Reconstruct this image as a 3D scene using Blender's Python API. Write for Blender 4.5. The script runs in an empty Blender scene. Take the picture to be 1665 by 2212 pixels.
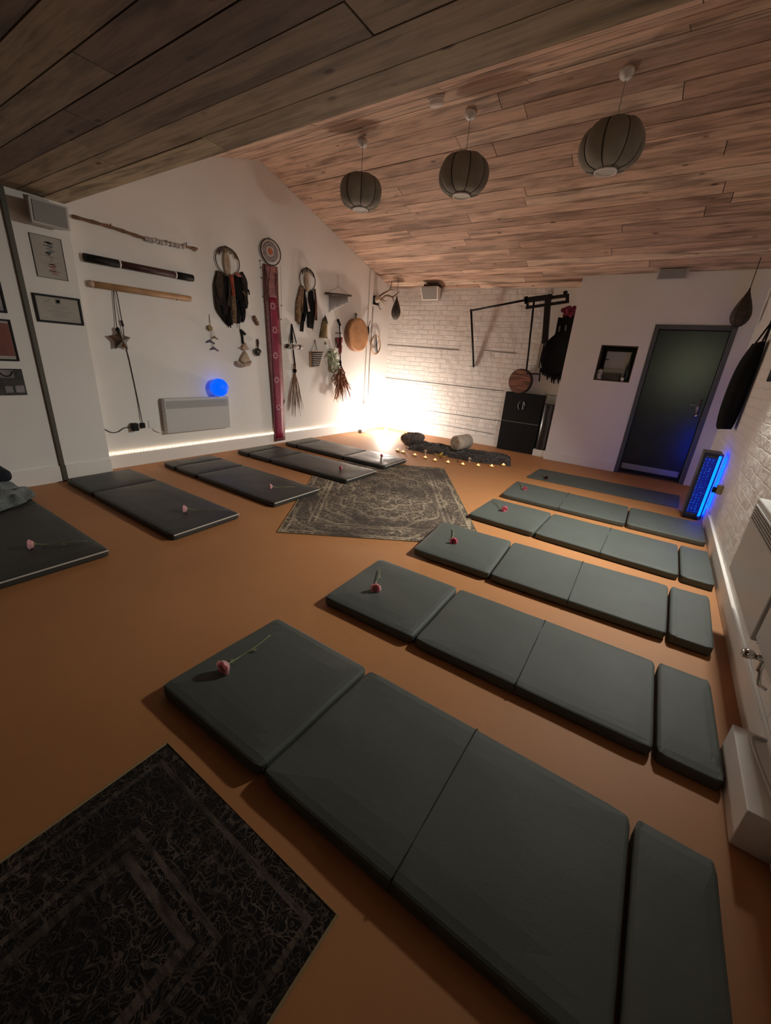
import bpy, bmesh, math, random
from mathutils import Vector, Matrix, noise
random.seed(7)
SC = bpy.context.scene
COL = SC.collection
PI = math.pi

# ------------------------------------------------------------------ camera
CR = Vector((0.8215, 0.5656, 0.0722))
CD = Vector((0.2587, -0.2570, -0.9311))
CF = Vector((-0.5081, 0.7836, -0.3574))
CC = Vector((4.93453, -1.57390, 1.37852))
FPX = 863.15
cam_d = bpy.data.cameras.new('camera')
cam_d.sensor_fit = 'VERTICAL'
cam_d.sensor_height = 24.0
cam_d.lens = FPX / 2212 * 24.0
cam_d.clip_start = 0.02
cam = bpy.data.objects.new('camera', cam_d)
COL.objects.link(cam)
m = Matrix(((CR.x, -CD.x, -CF.x, CC.x), (CR.y, -CD.y, -CF.y, CC.y), (CR.z, -CD.z, -CF.z, CC.z), (0, 0, 0, 1)))
cam.matrix_world = m
SC.camera = cam

# survey helpers: where a sight line meets a surface of the room
def _ray(u, v):
    return CR * ((u - 832.5) / FPX) + CD * ((v - 1106) / FPX) + CF
def G(u, v, x=0.02):
    d = _ray(u, v); return CC + d * ((x - CC.x) / d.x)
def B(u, v, y=5.64):
    d = _ray(u, v); return CC + d * ((y - CC.y) / d.y)
def F(u, v, z=0.0):
    d = _ray(u, v); return CC + d * ((z - CC.z) / d.z)

# ------------------------------------------------------------------ materials
_M = {}
def mat(name, col, rough=0.6, metal=0.0, var=None, bump=None, emit=None, sheen=0.0, spec=0.5, trans=0.0):
    if name in _M: return _M[name]
    mt = bpy.data.materials.new(name); mt.use_nodes = True
    nt = mt.node_tree; b = nt.nodes['Principled BSDF']
    b.inputs['Base Color'].default_value = (*col, 1)
    b.inputs['Roughness'].default_value = rough
    b.inputs['Metallic'].default_value = metal
    b.inputs['Specular IOR Level'].default_value = spec
    if sheen: b.inputs['Sheen Weight'].default_value = sheen
    if trans: b.inputs['Transmission Weight'].default_value = trans
    tc = None
    def coord():
        nonlocal tc
        if tc is None: tc = nt.nodes.new('ShaderNodeTexCoord')
        return tc.outputs['Object']
    if var:
        sc_, amt = var
        n = nt.nodes.new('ShaderNodeTexNoise'); n.inputs['Scale'].default_value = sc_; n.inputs['Detail'].default_value = 5
        nt.links.new(coord(), n.inputs['Vector'])
        r = nt.nodes.new('ShaderNodeValToRGB')
        lo = tuple(max(0, c * (1 - amt)) for c in col); hi = tuple(min(1, c * (1 + amt)) for c in col)
        r.color_ramp.elements[0].position = 0.3; r.color_ramp.elements[0].color = (*lo, 1)
        r.color_ramp.elements[1].position = 0.7; r.color_ramp.elements[1].color = (*hi, 1)
        nt.links.new(n.outputs['Fac'], r.inputs['Fac']); nt.links.new(r.outputs['Color'], b.inputs['Base Color'])
    if bump:
        sc_, st = bump
        n = nt.nodes.new('ShaderNodeTexNoise'); n.inputs['Scale'].default_value = sc_; n.inputs['Detail'].default_value = 6
        nt.links.new(coord(), n.inputs['Vector'])
        bp = nt.nodes.new('ShaderNodeBump'); bp.inputs['Strength'].default_value = st; bp.inputs['Distance'].default_value = 0.02
        nt.links.new(n.outputs['Fac'], bp.inputs['Height']); nt.links.new(bp.outputs['Normal'], b.inputs['Normal'])
    if emit:
        ec, es = emit
        b.inputs['Emission Color'].default_value = (*ec, 1); b.inputs['Emission Strength'].default_value = es
    _M[name] = mt
    return mt

class NG:
    """tiny node-graph writer"""
    def __init__(s, name):
        s.m = bpy.data.materials.new(name); s.m.use_nodes = True; s.nt = s.m.node_tree
        s.b = s.nt.nodes['Principled BSDF']
        _M[name] = s.m
    def n(s, t, **kw):
        nd = s.nt.nodes.new(t)
        for k, v in kw.items(): setattr(nd, k, v)
        return nd
    def inp(s, sock, v):
        if isinstance(v, (int, float)): sock.default_value = v
        elif isinstance(v, (tuple, list)): sock.default_value = v
        else: s.nt.links.new(v, sock)
    def math(s, op, a, b=0.0, clamp=False):
        nd = s.n('ShaderNodeMath', operation=op); nd.use_clamp = clamp
        s.inp(nd.inputs[0], a); s.inp(nd.inputs[1], b); return nd.outputs[0]
    def mix(s, f, a, b, mode='MIX'):
        nd = s.n('ShaderNodeMix', data_type='RGBA', blend_type=mode)
        s.inp(nd.inputs[0], f); s.inp(nd.inputs[6], a); s.inp(nd.inputs[7], b); return nd.outputs[2]
    def mapping(s, v, scale=(1, 1, 1), loc=(0, 0, 0)):
        nd = s.n('ShaderNodeMapping'); s.inp(nd.inputs['Vector'], v)
        nd.inputs['Scale'].default_value = scale; nd.inputs['Location'].default_value = loc; return nd.outputs[0]
    def noise(s, v, scale, detail=5, rough=0.5, dist=0.0):
        nd = s.n('ShaderNodeTexNoise'); s.inp(nd.inputs['Vector'], v)
        nd.inputs['Scale'].default_value = scale; nd.inputs['Detail'].default_value = detail
        nd.inputs['Roughness'].default_value = rough; nd.inputs['Distortion'].default_value = dist
        return nd.outputs['Fac']
    def ramp(s, f, stops):
        nd = s.n('ShaderNodeValToRGB'); s.inp(nd.inputs['Fac'], f)
        el = nd.color_ramp.elements
        while len(el) < len(stops): el.new(0.5)
        for e, (p, c) in zip(el, stops):
            e.position = p; e.color = (*c, 1) if len(c) == 3 else c
        return nd.outputs['Color']
    def obj(s): return s.n('ShaderNodeTexCoord').outputs['Object']
    def bump(s, h, strength=0.3, dist=0.01):
        nd = s.n('ShaderNodeBump'); nd.inputs['Strength'].default_value = strength; nd.inputs['Distance'].default_value = dist
        s.inp(nd.inputs['Height'], h); s.nt.links.new(nd.outputs['Normal'], s.b.inputs['Normal'])
    def set(s, key, v): s.inp(s.b.inputs[key], v)

def c4(c): return (c[0], c[1], c[2], 1)

# painted wall
g = NG('white_plaster'); o = g.obj()
n1 = g.noise(o, 1.3, 4); g.set('Base Color', g.ramp(n1, [(0.3, (0.78, 0.765, 0.735)), (0.7, (0.83, 0.815, 0.785))]))
g.set('Roughness', 0.85); g.bump(g.noise(o, 35, 4), 0.12, 0.004)

def brick_mat(name, swap, strength, lump):
    g = NG(name); o = g.obj()
    sx = g.n('ShaderNodeSeparateXYZ'); g.inp(sx.inputs[0], o)
    cx = g.n('ShaderNodeCombineXYZ')
    g.inp(cx.inputs[0], sx.outputs[1 if swap else 0]); g.inp(cx.inputs[1], sx.outputs[2])
    wob = g.n('ShaderNodeTexNoise'); wob.inputs['Scale'].default_value = 5; g.inp(wob.inputs['Vector'], o)
    va = g.n('ShaderNodeVectorMath', operation='SCALE'); g.inp(va.inputs[0], wob.outputs['Color']); va.inputs['Scale'].default_value = 0.040
    vb = g.n('ShaderNodeVectorMath', operation='ADD'); g.inp(vb.inputs[0], cx.outputs[0]); g.inp(vb.inputs[1], va.outputs[0])
    bt = g.n('ShaderNodeTexBrick'); g.inp(bt.inputs['Vector'], vb.outputs[0])
    bt.inputs['Scale'].default_value = 1.0; bt.inputs['Brick Width'].default_value = 0.225; bt.inputs['Row Height'].default_value = 0.082
    bt.inputs['Mortar Size'].default_value = 0.007; bt.inputs['Mortar Smooth'].default_value = 0.6; bt.inputs['Bias'].default_value = 0
    bt.inputs['Color1'].default_value = (1, 1, 1, 1); bt.inputs['Color2'].default_value = (0.75, 0.75, 0.75, 1); bt.inputs['Mortar'].default_value = (0, 0, 0, 1)
    rgb = g.n('ShaderNodeRGBToBW'); g.inp(rgb.inputs[0], bt.outputs['Color'])
    patch = g.noise(o, 2.2, 3)
    pm = g.math('MULTIPLY_ADD', patch, 2.2); pm.node.inputs[2].default_value = -0.55; pm.node.use_clamp = True
    h = g.math('MULTIPLY', rgb.outputs[0], pm)
    h2 = g.math('ADD', h, g.math('MULTIPLY', g.noise(o, 9, 5), lump))
    h3 = g.math('ADD', h2, g.math('MULTIPLY', g.noise(o, 60, 3), 0.15))
    mort = g.math('MULTIPLY', g.math('SUBTRACT', 1.0, rgb.outputs[0]), g.math('MULTIPLY', pm, 0.05))
    g.set('Base Color', g.mix(mort, (0.80, 0.785, 0.755, 1), (0.50, 0.46, 0.41, 1)))
    g.set('Roughness', 0.7); g.bump(h3, strength, 0.022)
    return g.m
brick_mat('painted_brick', False, 0.85, 0.8)
brick_mat('painted_brick_side', True, 0.5, 1.7)

# floor
g = NG('orange_floor'); o = g.obj()
n1 = g.noise(o, 0.9, 5); n2 = g.noise(o, 14, 5)
c = g.ramp(n1, [(0.3, (0.42, 0.188, 0.068)), (0.7, (0.50, 0.228, 0.088))])
c = g.mix(g.math('MULTIPLY', n2, 0.3), c, (0.33, 0.142, 0.056, 1))
g.set('Base Color', c); g.set('Roughness', 0.62)
g.bump(g.noise(o, 90, 3), 0.06, 0.003)

# ceiling boards: one random number per board
def board_mat(name, stops):
    g = NG(name); o = g.obj()
    at = g.n('ShaderNodeAttribute'); at.attribute_name = 'rnd'
    rnd = at.outputs['Fac']
    sh = g.n('ShaderNodeCombineXYZ'); g.inp(sh.inputs[0], g.math('MULTIPLY', rnd, 37.0)); g.inp(sh.inputs[1], g.math('MULTIPLY', rnd, 91.0)); g.inp(sh.inputs[2], 0.0)
    vadd = g.n('ShaderNodeVectorMath', operation='ADD'); g.inp(vadd.inputs[0], o); g.inp(vadd.inputs[1], sh.outputs[0])
    vm = g.mapping(vadd.outputs[0], (1.1, 16, 16))
    grain = g.noise(vm, 2.2, 7, 0.62, 0.6)
    vm2 = g.mapping(vadd.outputs[0], (0.9, 5, 5))
    blot = g.noise(vm2, 1.7, 4)
    base = g.ramp(rnd, stops)
    gr = g.ramp(grain, [(0.28, (0.42, 0.40, 0.38)), (0.5, (0.88, 0.86, 0.85)), (0.72, (1.12, 1.08, 1.05))])
    col = g.mix(1.0, base, gr, 'MULTIPLY')
    bl = g.ramp(blot, [(0.34, (0.30, 0.27, 0.25)), (0.5, (1, 1, 1))])
    col = g.mix(0.75, col, bl, 'MULTIPLY')
    kn = g.n('ShaderNodeTexVoronoi'); g.inp(kn.inputs['Vector'], g.mapping(vadd.outputs[0], (2.6, 6.0, 6.0))); kn.inputs['Scale'].default_value = 1.0
    kmask = g.ramp(kn.outputs['Distance'], [(0.045, (0.22, 0.16, 0.12)), (0.11, (1, 1, 1))])
    col = g.mix(1.0, col, kmask, 'MULTIPLY')
    g.set('Base Color', col); g.set('Roughness', 0.72); g.bump(grain, 0.35, 0.004)
board_mat('reclaimed_boards', [(0.0, (0.36, 0.24, 0.18)), (0.2, (0.70, 0.51, 0.385)), (0.4, (0.50, 0.345, 0.26)), (0.6, (0.78, 0.58, 0.44)), (0.8, (0.42, 0.295, 0.225)), (1.0, (0.80, 0.64, 0.49))])
board_mat('dimmed_boards', [(0.0, (0.10, 0.07, 0.052)), (0.22, (0.32, 0.25, 0.17)), (0.45, (0.14, 0.10, 0.075)), (0.68, (0.40, 0.325, 0.22)), (0.85, (0.18, 0.13, 0.10)), (1.0, (0.56, 0.48, 0.31))])  # yellow-grey low ceiling boards, darkened in colour to stand in for weaker light

# rug
def rug_mat(name, hw, hh, dark, light, worn, ringed=1.0, fine=17):
    g = NG(name); o = g.obj()
    s = g.n('ShaderNodeSeparateXYZ'); g.inp(s.inputs[0], o)
    ax = g.math('ABSOLUTE', s.outputs[0]); ay = g.math('ABSOLUTE', s.outputs[1])
    d = g.math('MINIMUM', g.math('SUBTRACT', hw, ax), g.math('SUBTRACT', hh, ay))
    sym = g.n('ShaderNodeCombineXYZ'); g.inp(sym.inputs[0], ax); g.inp(sym.inputs[1], ay)
    # centre medallion rings
    rr = g.math('SQRT', g.math('ADD', g.math('POWER', g.math('DIVIDE', ax, hw), 2.0), g.math('POWER', g.math('DIVIDE', ay, hh), 2.0)))
    ang = g.math('ARCTAN2', ay, ax)
    wobr = g.math('ADD', rr, g.math('MULTIPLY', g.math('SINE', g.math('MULTIPLY', ang, 12.0)), 0.035))
    rings = g.math('SINE', g.math('MULTIPLY', wobr, 34.0))
    # floral scrolls: distorted voronoi edges, mirrored in both axes
    wn = g.n('ShaderNodeTexNoise'); wn.inputs['Scale'].default_value = 12; wn.inputs['Detail'].default_value = 4; g.inp(wn.inputs['Vector'], sym.outputs[0])
    ws = g.n('ShaderNodeVectorMath', operation='SCALE'); g.inp(ws.inputs[0], wn.outputs['Color']); ws.inputs['Scale'].default_value = 0.10
    wv = g.n('ShaderNodeVectorMath', operation='ADD'); g.inp(wv.inputs[0], sym.outputs[0]); g.inp(wv.inputs[1], ws.outputs[0])
    vo = g.n('ShaderNodeTexVoronoi', feature='DISTANCE_TO_EDGE'); g.inp(vo.inputs['Vector'], wv.outputs[0]); vo.inputs['Scale'].default_value = fine
    vo2 = g.n('ShaderNodeTexVoronoi'); g.inp(vo2.inputs['Vector'], wv.outputs[0]); vo2.inputs['Scale'].default_value = fine * 0.65
    petals = g.math('SINE', g.math('MULTIPLY', vo2.outputs['Distance'], 42.0))
    scroll = g.ramp(vo.outputs['Distance'], [(0.018, (1, 1, 1)), (0.055, (0, 0, 0))])
    fl = g.math('MAXIMUM', scroll, g.math('MULTIPLY', g.math('GREATER_THAN', petals, 0.80), 0.9))
    fl = g.math('MAXIMUM', fl, g.math('MULTIPLY', g.math('GREATER_THAN', rings, 0.86), 0.75 * ringed))
    def band(a, b):
        return g.math('MULTIPLY', g.math('GREATER_THAN', d, a), g.math('LESS_THAN', d, b))
    lines = g.math('MAXIMUM', band(0.045, 0.06), g.math('MAXIMUM', band(0.20, 0.215), band(0.245, 0.27)))
    pat = g.math('MAXIMUM', fl, lines)
    big = g.noise(o, 1.6, 5, 0.6, 0.4)
    wr = g.ramp(big, [(0.36, (0.10, 0.10, 0.10)), (0.58, (1, 1, 1))])
    st = g.noise(g.mapping(o, (14, 60, 1)), 1.0, 3)
    streak = g.ramp(st, [(0.38, (0.35, 0.35, 0.35)), (0.6, (1, 1, 1))])
    fac = g.math('MULTIPLY', g.math('MULTIPLY', pat, wr), streak)
    mid = g.mix(g.math('MULTIPLY', g.noise(o, 5, 4), 0.5), c4(dark), (dark[0] * 2.6, dark[1] * 2.4, dark[2] * 2.3, 1))
    g.set('Base Color', g.mix(g.math('MULTIPLY', fac, worn), mid, c4(light)))
    g.set('Roughness', 0.95); g.set('Specular IOR Level', 0.15)
    g.bump(g.noise(o, 220, 2), 0.4, 0.004)
    return g.m

# mattress covers
def cover(name, col, rough, wr):
    g = NG(name); o = g.obj()
    n = g.noise(o, 3.0, 4, 0.5, 0.8); f = g.noise(o, 130, 3); w = g.noise(o, 4.5, 3, 0.45, 0.6)
    g.set('Base Color', g.mix(n, c4(tuple(c * 0.85 for c in col)), c4(tuple(c * 1.15 for c in col))))
    g.set('Roughness', rough); g.bump(g.math('ADD', g.math('MULTIPLY', w, wr), g.math('MULTIPLY', f, 0.06)), 0.5, 0.012)
cover('green_grey_cover', (0.070, 0.082, 0.074), 0.66, 0.45)
cover('black_vinyl', (0.030, 0.030, 0.029), 0.48, 0.5)

mat('trim_white', (0.80, 0.78, 0.75), 0.55)
mat('dark_trim', (0.07, 0.063, 0.045), 0.6)
mat('black', (0.005, 0.005, 0.006), 0.6, spec=0.25)
mat('black_soft', (0.006, 0.006, 0.007), 0.9, spec=0.2, bump=(40, 0.4))
mat('black_metal', (0.008, 0.007, 0.007), 0.5, 0.0, spec=0.3)
mat('white_metal', (0.55, 0.55, 0.54), 0.4)
mat('grille_grey', (0.35, 0.35, 0.34), 0.5)
mat('white_plastic', (0.80, 0.78, 0.75), 0.45)
mat('grey_plastic', (0.13, 0.13, 0.13), 0.5)
mat('roll_black', (0.02, 0.02, 0.021), 0.25)
mat('speaker_white', (0.50, 0.48, 0.45), 0.55)
mat('speaker_grille', (0.27, 0.27, 0.26), 0.7, bump=(220, 0.4))
mat('brown_wood', (0.16, 0.075, 0.035), 0.5, var=(14, 0.4), bump=(30, 0.2))
mat('pale_wood', (0.42, 0.24, 0.12), 0.5, var=(6, 0.25))
mat('dark_wood', (0.035, 0.02, 0.012), 0.5, var=(10, 0.4))
mat('maroon', (0.045, 0.012, 0.012), 0.55, var=(20, 0.6))
mat('beige', (0.42, 0.33, 0.24), 0.9, var=(18, 0.3), bump=(40, 0.5))
mat('fleece', (0.45, 0.33, 0.25), 0.95, var=(25, 0.3), bump=(60, 0.8))
mat('brown_fabric', (0.040, 0.024, 0.014), 0.9, var=(25, 0.5))
mat('umber_fabric', (0.015, 0.010, 0.007), 0.9, var=(30, 0.5))
mat('leopard_fabric', (0.13, 0.080, 0.040), 0.9, var=(40, 0.75))
mat('tan_fabric', (0.20, 0.12, 0.065), 0.9, var=(35, 0.5))
mat('rust_fabric', (0.26, 0.05, 0.022), 0.85, var=(20, 0.3))
mat('rose_fabric', (0.30, 0.10, 0.09), 0.85, var=(20, 0.3))
mat('magenta_silk', (0.20, 0.002, 0.038), 0.5, var=(6, 0.25))
mat('sari_border', (0.17, 0.06, 0.06), 0.55, var=(40, 0.4))
mat('lace', (0.28, 0.12, 0.12), 0.85, var=(70, 0.75))
mat('white_motif', (0.55, 0.33, 0.36), 0.8)
mat('white_cloth', (0.50, 0.44, 0.42), 0.9)
mat('grey_thread', (0.22, 0.18, 0.15), 0.8)
mat('mandala_grey', (0.17, 0.14, 0.15), 0.8, var=(60, 0.6))
mat('mandala_pale', (0.42, 0.36, 0.33), 0.8, var=(60, 0.3))
mat('mandala_orange', (0.42, 0.13, 0.055), 0.8, var=(40, 0.4))
mat('twig', (0.17, 0.085, 0.045), 0.8, var=(30, 0.4))
mat('straw', (0.24, 0.18, 0.085), 0.9, var=(60, 0.4))
mat('dried', (0.24, 0.10, 0.055), 0.85, var=(30, 0.4))
mat('eucalyptus', (0.58, 0.62, 0.48), 0.7, var=(10, 0.2))
mat('drum_skin', (0.50, 0.26, 0.12), 0.55, var=(5, 0.28))
mat('drum_rim', (0.24, 0.11, 0.05), 0.5, var=(8, 0.3))
mat('antler', (0.22, 0.13, 0.075), 0.55, var=(20, 0.4))
mat('bone', (0.55, 0.47, 0.38), 0.6)
mat('leather_brown', (0.035, 0.021, 0.012), 0.65, var=(15, 0.5), bump=(25, 0.4))
mat('leather_grey', (0.055, 0.047, 0.035), 0.6, var=(15, 0.5), bump=(25, 0.4))
mat('silver', (0.30, 0.28, 0.26), 0.25, 1.0)
mat('chrome', (0.75, 0.74, 0.72), 0.12, 1.0)
mat('steel', (0.35, 0.36, 0.38), 0.35, 0.9)
mat('purple_charm', (0.075, 0.06, 0.12), 0.4)
mat('red_bundle', (0.14, 0.010, 0.010), 0.7, var=(30, 0.4))
mat('green_ceramic', (0.035, 0.045, 0.025), 0.3)
mat('door_grey', (0.016, 0.018, 0.020), 0.27, var=(3, 0.25))
mat('door_frame_grey', (0.075, 0.075, 0.082), 0.45)
mat('panel_offwhite', (0.50, 0.49, 0.43), 0.6)
mat('niche_brown', (0.085, 0.050, 0.030), 0.7, var=(8, 0.4))
mat('bottle_green', (0.012, 0.022, 0.018), 0.25)
mat('floral', (0.42, 0.38, 0.36), 0.6, var=(30, 0.75))
mat('grey_fur', (0.17, 0.14, 0.13), 0.95, var=(18, 0.5), sheen=0.4, spec=0.1)
mat('dark_fur', (0.050, 0.040, 0.038), 0.95, var=(14, 0.6), sheen=0.4, spec=0.1)
mat('bolster_linen', (0.52, 0.45, 0.37), 0.9, var=(9, 0.2), bump=(60, 0.4))
mat('blanket', (0.13, 0.15, 0.15), 0.95, var=(7, 0.4), bump=(80, 0.4))
mat('navy', (0.008, 0.010, 0.022), 0.9)
mat('yellow_leaf', (0.55, 0.36, 0.06), 0.6, var=(20, 0.3))
mat('mushroom', (0.50, 0.34, 0.22), 0.6)
mat('pom_pink', (0.20, 0.020, 0.045), 0.95, var=(40, 0.5), bump=(60, 1.0))
def petal_mat(name, col):
    g = NG(name); o = g.obj(); n_ = g.noise(o, 40, 4)
    c = g.mix(n_, c4(tuple(k * 0.75 for k in col)), c4(tuple(min(1, k * 1.2) for k in col)))
    g.set('Base Color', c); g.set('Roughness', 0.6)
    tr = g.n('ShaderNodeBsdfTranslucent'); g.inp(tr.inputs['Color'], c)
    mx = g.n('ShaderNodeMixShader'); mx.inputs[0].default_value = 0.45
    g.nt.links.new(g.b.outputs[0], mx.inputs[1]); g.nt.links.new(tr.outputs[0], mx.inputs[2])
    g.nt.links.new(mx.outputs[0], g.nt.nodes['Material Output'].inputs['Surface'])
petal_mat('petal', (0.92, 0.50, 0.53)); petal_mat('petal_dark', (0.80, 0.27, 0.34)); petal_mat('petal_dried', (0.16, 0.065, 0.05))
mat('rose_green', (0.16, 0.17, 0.075), 0.6, var=(20, 0.3))
mat('shade_mesh', (0.235, 0.23, 0.195), 0.85, var=(3, 0.2), bump=(150, 0.5))
mat('shade_rim', (0.50, 0.52, 0.49), 0.6)
mat('cord_white', (0.45, 0.42, 0.38), 0.6)
mat('paper', (0.40, 0.38, 0.34), 0.8, var=(3, 0.08))
mat('ink_grey', (0.16, 0.16, 0.15), 0.8)
mat('ink_blue', (0.10, 0.12, 0.14), 0.8)
mat('ink_orange', (0.38, 0.20, 0.11), 0.8)
mat('ink_red', (0.30, 0.11, 0.08), 0.8)
mat('print_red', (0.20, 0.062, 0.050), 0.7, var=(3, 0.5))
mat('print_dark', (0.040, 0.036, 0.038), 0.7, var=(8, 0.7))
mat('print_pale', (0.22, 0.20, 0.20), 0.7, var=(10, 0.4))
mat('rug_edge', (0.30, 0.22, 0.11), 0.9)
mat('piping_white', (0.50, 0.46, 0.40), 0.6)
mat('dark_seam', (0.010, 0.011, 0.010), 0.9)
mat('cup_metal', (0.55, 0.40, 0.25), 0.35, 0.6)
mat('wax_glow', (0.8, 0.35, 0.1), 0.5, emit=((1.0, 0.24, 0.025), 3.0))
mat('flame', (1, 0.8, 0.4), 0.5, emit=((1.0, 0.52, 0.14), 6.5))
mat('led', (1, 0.9, 0.75), 0.5, emit=((1.0, 0.78, 0.55), 5.5))
mat('bulb_lit', (1, 0.9, 0.75), 0.5, emit=((1.0, 0.88, 0.77), 540.0))
mat('blue_globe', (0.0, 0.01, 0.06), 0.5, emit=((0.0, 0.095, 1.0), 1.25), spec=0.2)
mat('blue_strip', (0.0, 0.06, 0.5), 0.4, emit=((0.0, 0.045, 1.0), 10.0))
mat('blue_back', (0.0, 0.06, 0.5), 0.4, emit=((0.0, 0.045, 1.0), 9.0))
mat('blue_frame', (0.01, 0.015, 0.05), 0.4)
g = NG('blue_mesh'); o = g.obj()
vo = g.n('ShaderNodeTexVoronoi'); g.inp(vo.inputs['Vector'], g.mapping(o, (1, 1, 1))); vo.inputs['Scale'].default_value = 34; vo.inputs['Randomness'].default_value = 0.25
dots = g.ramp(vo.outputs['Distance'], [(0.10, (0.01, 0.16, 1.0)), (0.36, (0.0, 0.008, 0.26))])
g.set('Base Color', (0.0, 0.01, 0.08, 1)); g.set('Emission Color', dots); g.set('Emission Strength', 0.6)
g = NG('striped_drum'); o = g.obj()
st = g.noise(g.mapping(o, (3, 3, 40)), 1.0, 3); g.set('Base Color', g.ramp(st, [(0.35, (0.05, 0.022, 0.012)), (0.65, (0.28, 0.12, 0.07))])); g.set('Roughness', 0.3)

# ------------------------------------------------------------------ mesh writer
class MB:
    def __init__(s): s.v = []; s.f = []; s.mi = []; s.m = 0
    def add(s, vs, fs):
        b = len(s.v); s.v += [Vector(p) for p in vs]
        for f in fs: s.f.append([b + i for i in f]); s.mi.append(s.m)
        return s
    def box(s, lo, hi):
        (a, b, c), (d, e, f) = lo, hi
        return s.add([(a, b, c), (d, b, c), (d, e, c), (a, e, c), (a, b, f), (d, b, f), (d, e, f), (a, e, f)],
                     [(0, 3, 2, 1), (4, 5, 6, 7), (0, 1, 5, 4), (1, 2, 6, 5), (2, 3, 7, 6), (3, 0, 4, 7)])
    def hexa(s, p):      # 4 points of one side then 4 of the other
        return s.add(p, [(0, 3, 2, 1), (4, 5, 6, 7), (0, 1, 5, 4), (1, 2, 6, 5), (2, 3, 7, 6), (3, 0, 4, 7)])
    def bar(s, a, b, w, h, up=Vector((0, 0, 1))):
        a, b = Vector(a), Vector(b); d = (b - a).normalized()
        x = d.cross(up)
        if x.length < 1e-4: x = d.cross(Vector((1, 0, 0)))
        x.normalize(); y = x.cross(d).normalized()
        q = [x * (i * w / 2) + y * (j * h / 2) for i, j in ((-1, -1), (1, -1), (1, 1), (-1, 1))]
        return s.hexa([a + k for k in q] + [b + k for k in q])
    def tube(s, pts, r, seg=8, closed=False, cap=True):
        pts = [Vector(p) for p in pts]; n = len(pts)
        if n < 2: return s
        rs = r if isinstance(r, (list, tuple)) else [r] * n
        base = len(s.v); ref = None
        for i, p in enumerate(pts):
            if closed: t = pts[(i + 1) % n] - pts[i - 1]
            else: t = pts[min(i + 1, n - 1)] - pts[max(i - 1, 0)]
            if t.length < 1e-9: t = Vector((0, 0, 1))
            t.normalize()
            if ref is None:
                ref = t.cross(Vector((0, 0, 1)))
                if ref.length < 0.1: ref = t.cross(Vector((1, 0, 0)))
            ref = (ref - t * ref.dot(t))
            if ref.length < 1e-6: ref = t.orthogonal()
            ref.normalize(); q = t.cross(ref)
            for k in range(seg):
                a = 2 * PI * k / seg
                s.v.append(p + (ref * math.cos(a) + q * math.sin(a)) * rs[i])
        for i in range(n if closed else n - 1):
            j = (i + 1) % n
            for k in range(seg):
                k2 = (k + 1) % seg
                s.f.append([base + i * seg + k, base + i * seg + k2, base + j * seg + k2, base + j * seg + k]); s.mi.append(s.m)
        if cap and not closed:
            s.f.append([base + k for k in range(seg)][::-1]); s.mi.append(s.m)
            s.f.append([base + (n - 1) * seg + k for k in range(seg)]); s.mi.append(s.m)
        return s
    def lathe(s, prof, origin=(0, 0, 0), axis=(0, 0, 1), seg=24, lobes=None):
        ax = Vector(axis).normalized(); x = ax.orthogonal().normalized(); y = ax.cross(x); o = Vector(origin)
        base = len(s.v); n = len(prof)
        for r, h in prof:
            for k in range(seg):
                a = 2 * PI * k / seg
                rr = r * (lobes(a, h) if lobes else 1)
                s.v.append(o + ax * h + (x * math.cos(a) + y * math.sin(a)) * rr)
        for i in range(n - 1):
            for k in range(seg):
                k2 = (k + 1) % seg
                s.f.append([base + i * seg + k, base + i * seg + k2, base + (i + 1) * seg + k2, base + (i + 1) * seg + k]); s.mi.append(s.m)
        for idx, rev in ((0, True), (n - 1, False)):
            if prof[idx][0] > 1e-6:
                l = [base + idx * seg + k for k in range(seg)]
                s.f.append(l[::-1] if rev else l); s.mi.append(s.m)
        return s
    def ball(s, c, r, seg=14, sc=(1, 1, 1)):
        c = Vector(c); prof = [(max(1e-4, math.sin(PI * i / (seg // 2))) , -math.cos(PI * i / (seg // 2))) for i in range(seg // 2 + 1)]
        b = len(s.v); s.lathe(prof, (0, 0, 0), (0, 0, 1), seg)
        for i in range(b, len(s.v)):
            p = s.v[i]; s.v[i] = c + Vector((p.x * r * sc[0], p.y * r * sc[1], p.z * r * sc[2]))
        return s
    def prism(s, pts, d):
        pts = [Vector(p) for p in pts]; d = Vector(d); n = len(pts)
        return s.add(pts + [p + d for p in pts], [list(range(n))[::-1], list(range(n, 2 * n))] + [[i, (i + 1) % n, n + (i + 1) % n, n + i] for i in range(n)])
    def strip(s, pts, w, nrm, th=0.006, wave=0.0, frq=3.0):
        """hanging band: centre line, widths, facing direction"""
        pts = [Vector(p) for p in pts]; n = len(pts); nrm = Vector(nrm).normalized()
        ws = w if isinstance(w, (list, tuple)) else [w] * n
        M_ = 5; b = len(s.v); ph = random.random() * 6
        for side in (0, 1):
            for i, p in enumerate(pts):
                t = (pts[min(i + 1, n - 1)] - pts[max(i - 1, 0)]).normalized(); x = t.cross(nrm).normalized()
                for k in range(M_):
                    u = k / (M_ - 1) - 0.5
                    s.v.append(p + x * (u * ws[i]) + nrm * (wave * math.sin(u * 2 * frq + ph + i * 0.5) + (th if side else 0)))
        q = lambda sd, i, k: b + sd * n * M_ + i * M_ + k
        for i in range(n - 1):
            for k in range(M_ - 1):
                s.f.append([q(1, i, k), q(1, i, k + 1), q(1, i + 1, k + 1), q(1, i + 1, k)]); s.mi.append(s.m)
                s.f.append([q(0, i, k), q(0, i + 1, k), q(0, i + 1, k + 1), q(0, i, k + 1)]); s.mi.append(s.m)
            for k in (0, M_ - 1):
                s.f.append([q(0, i, k), q(1, i, k), q(1, i + 1, k), q(0, i + 1, k)]); s.mi.append(s.m)
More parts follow.
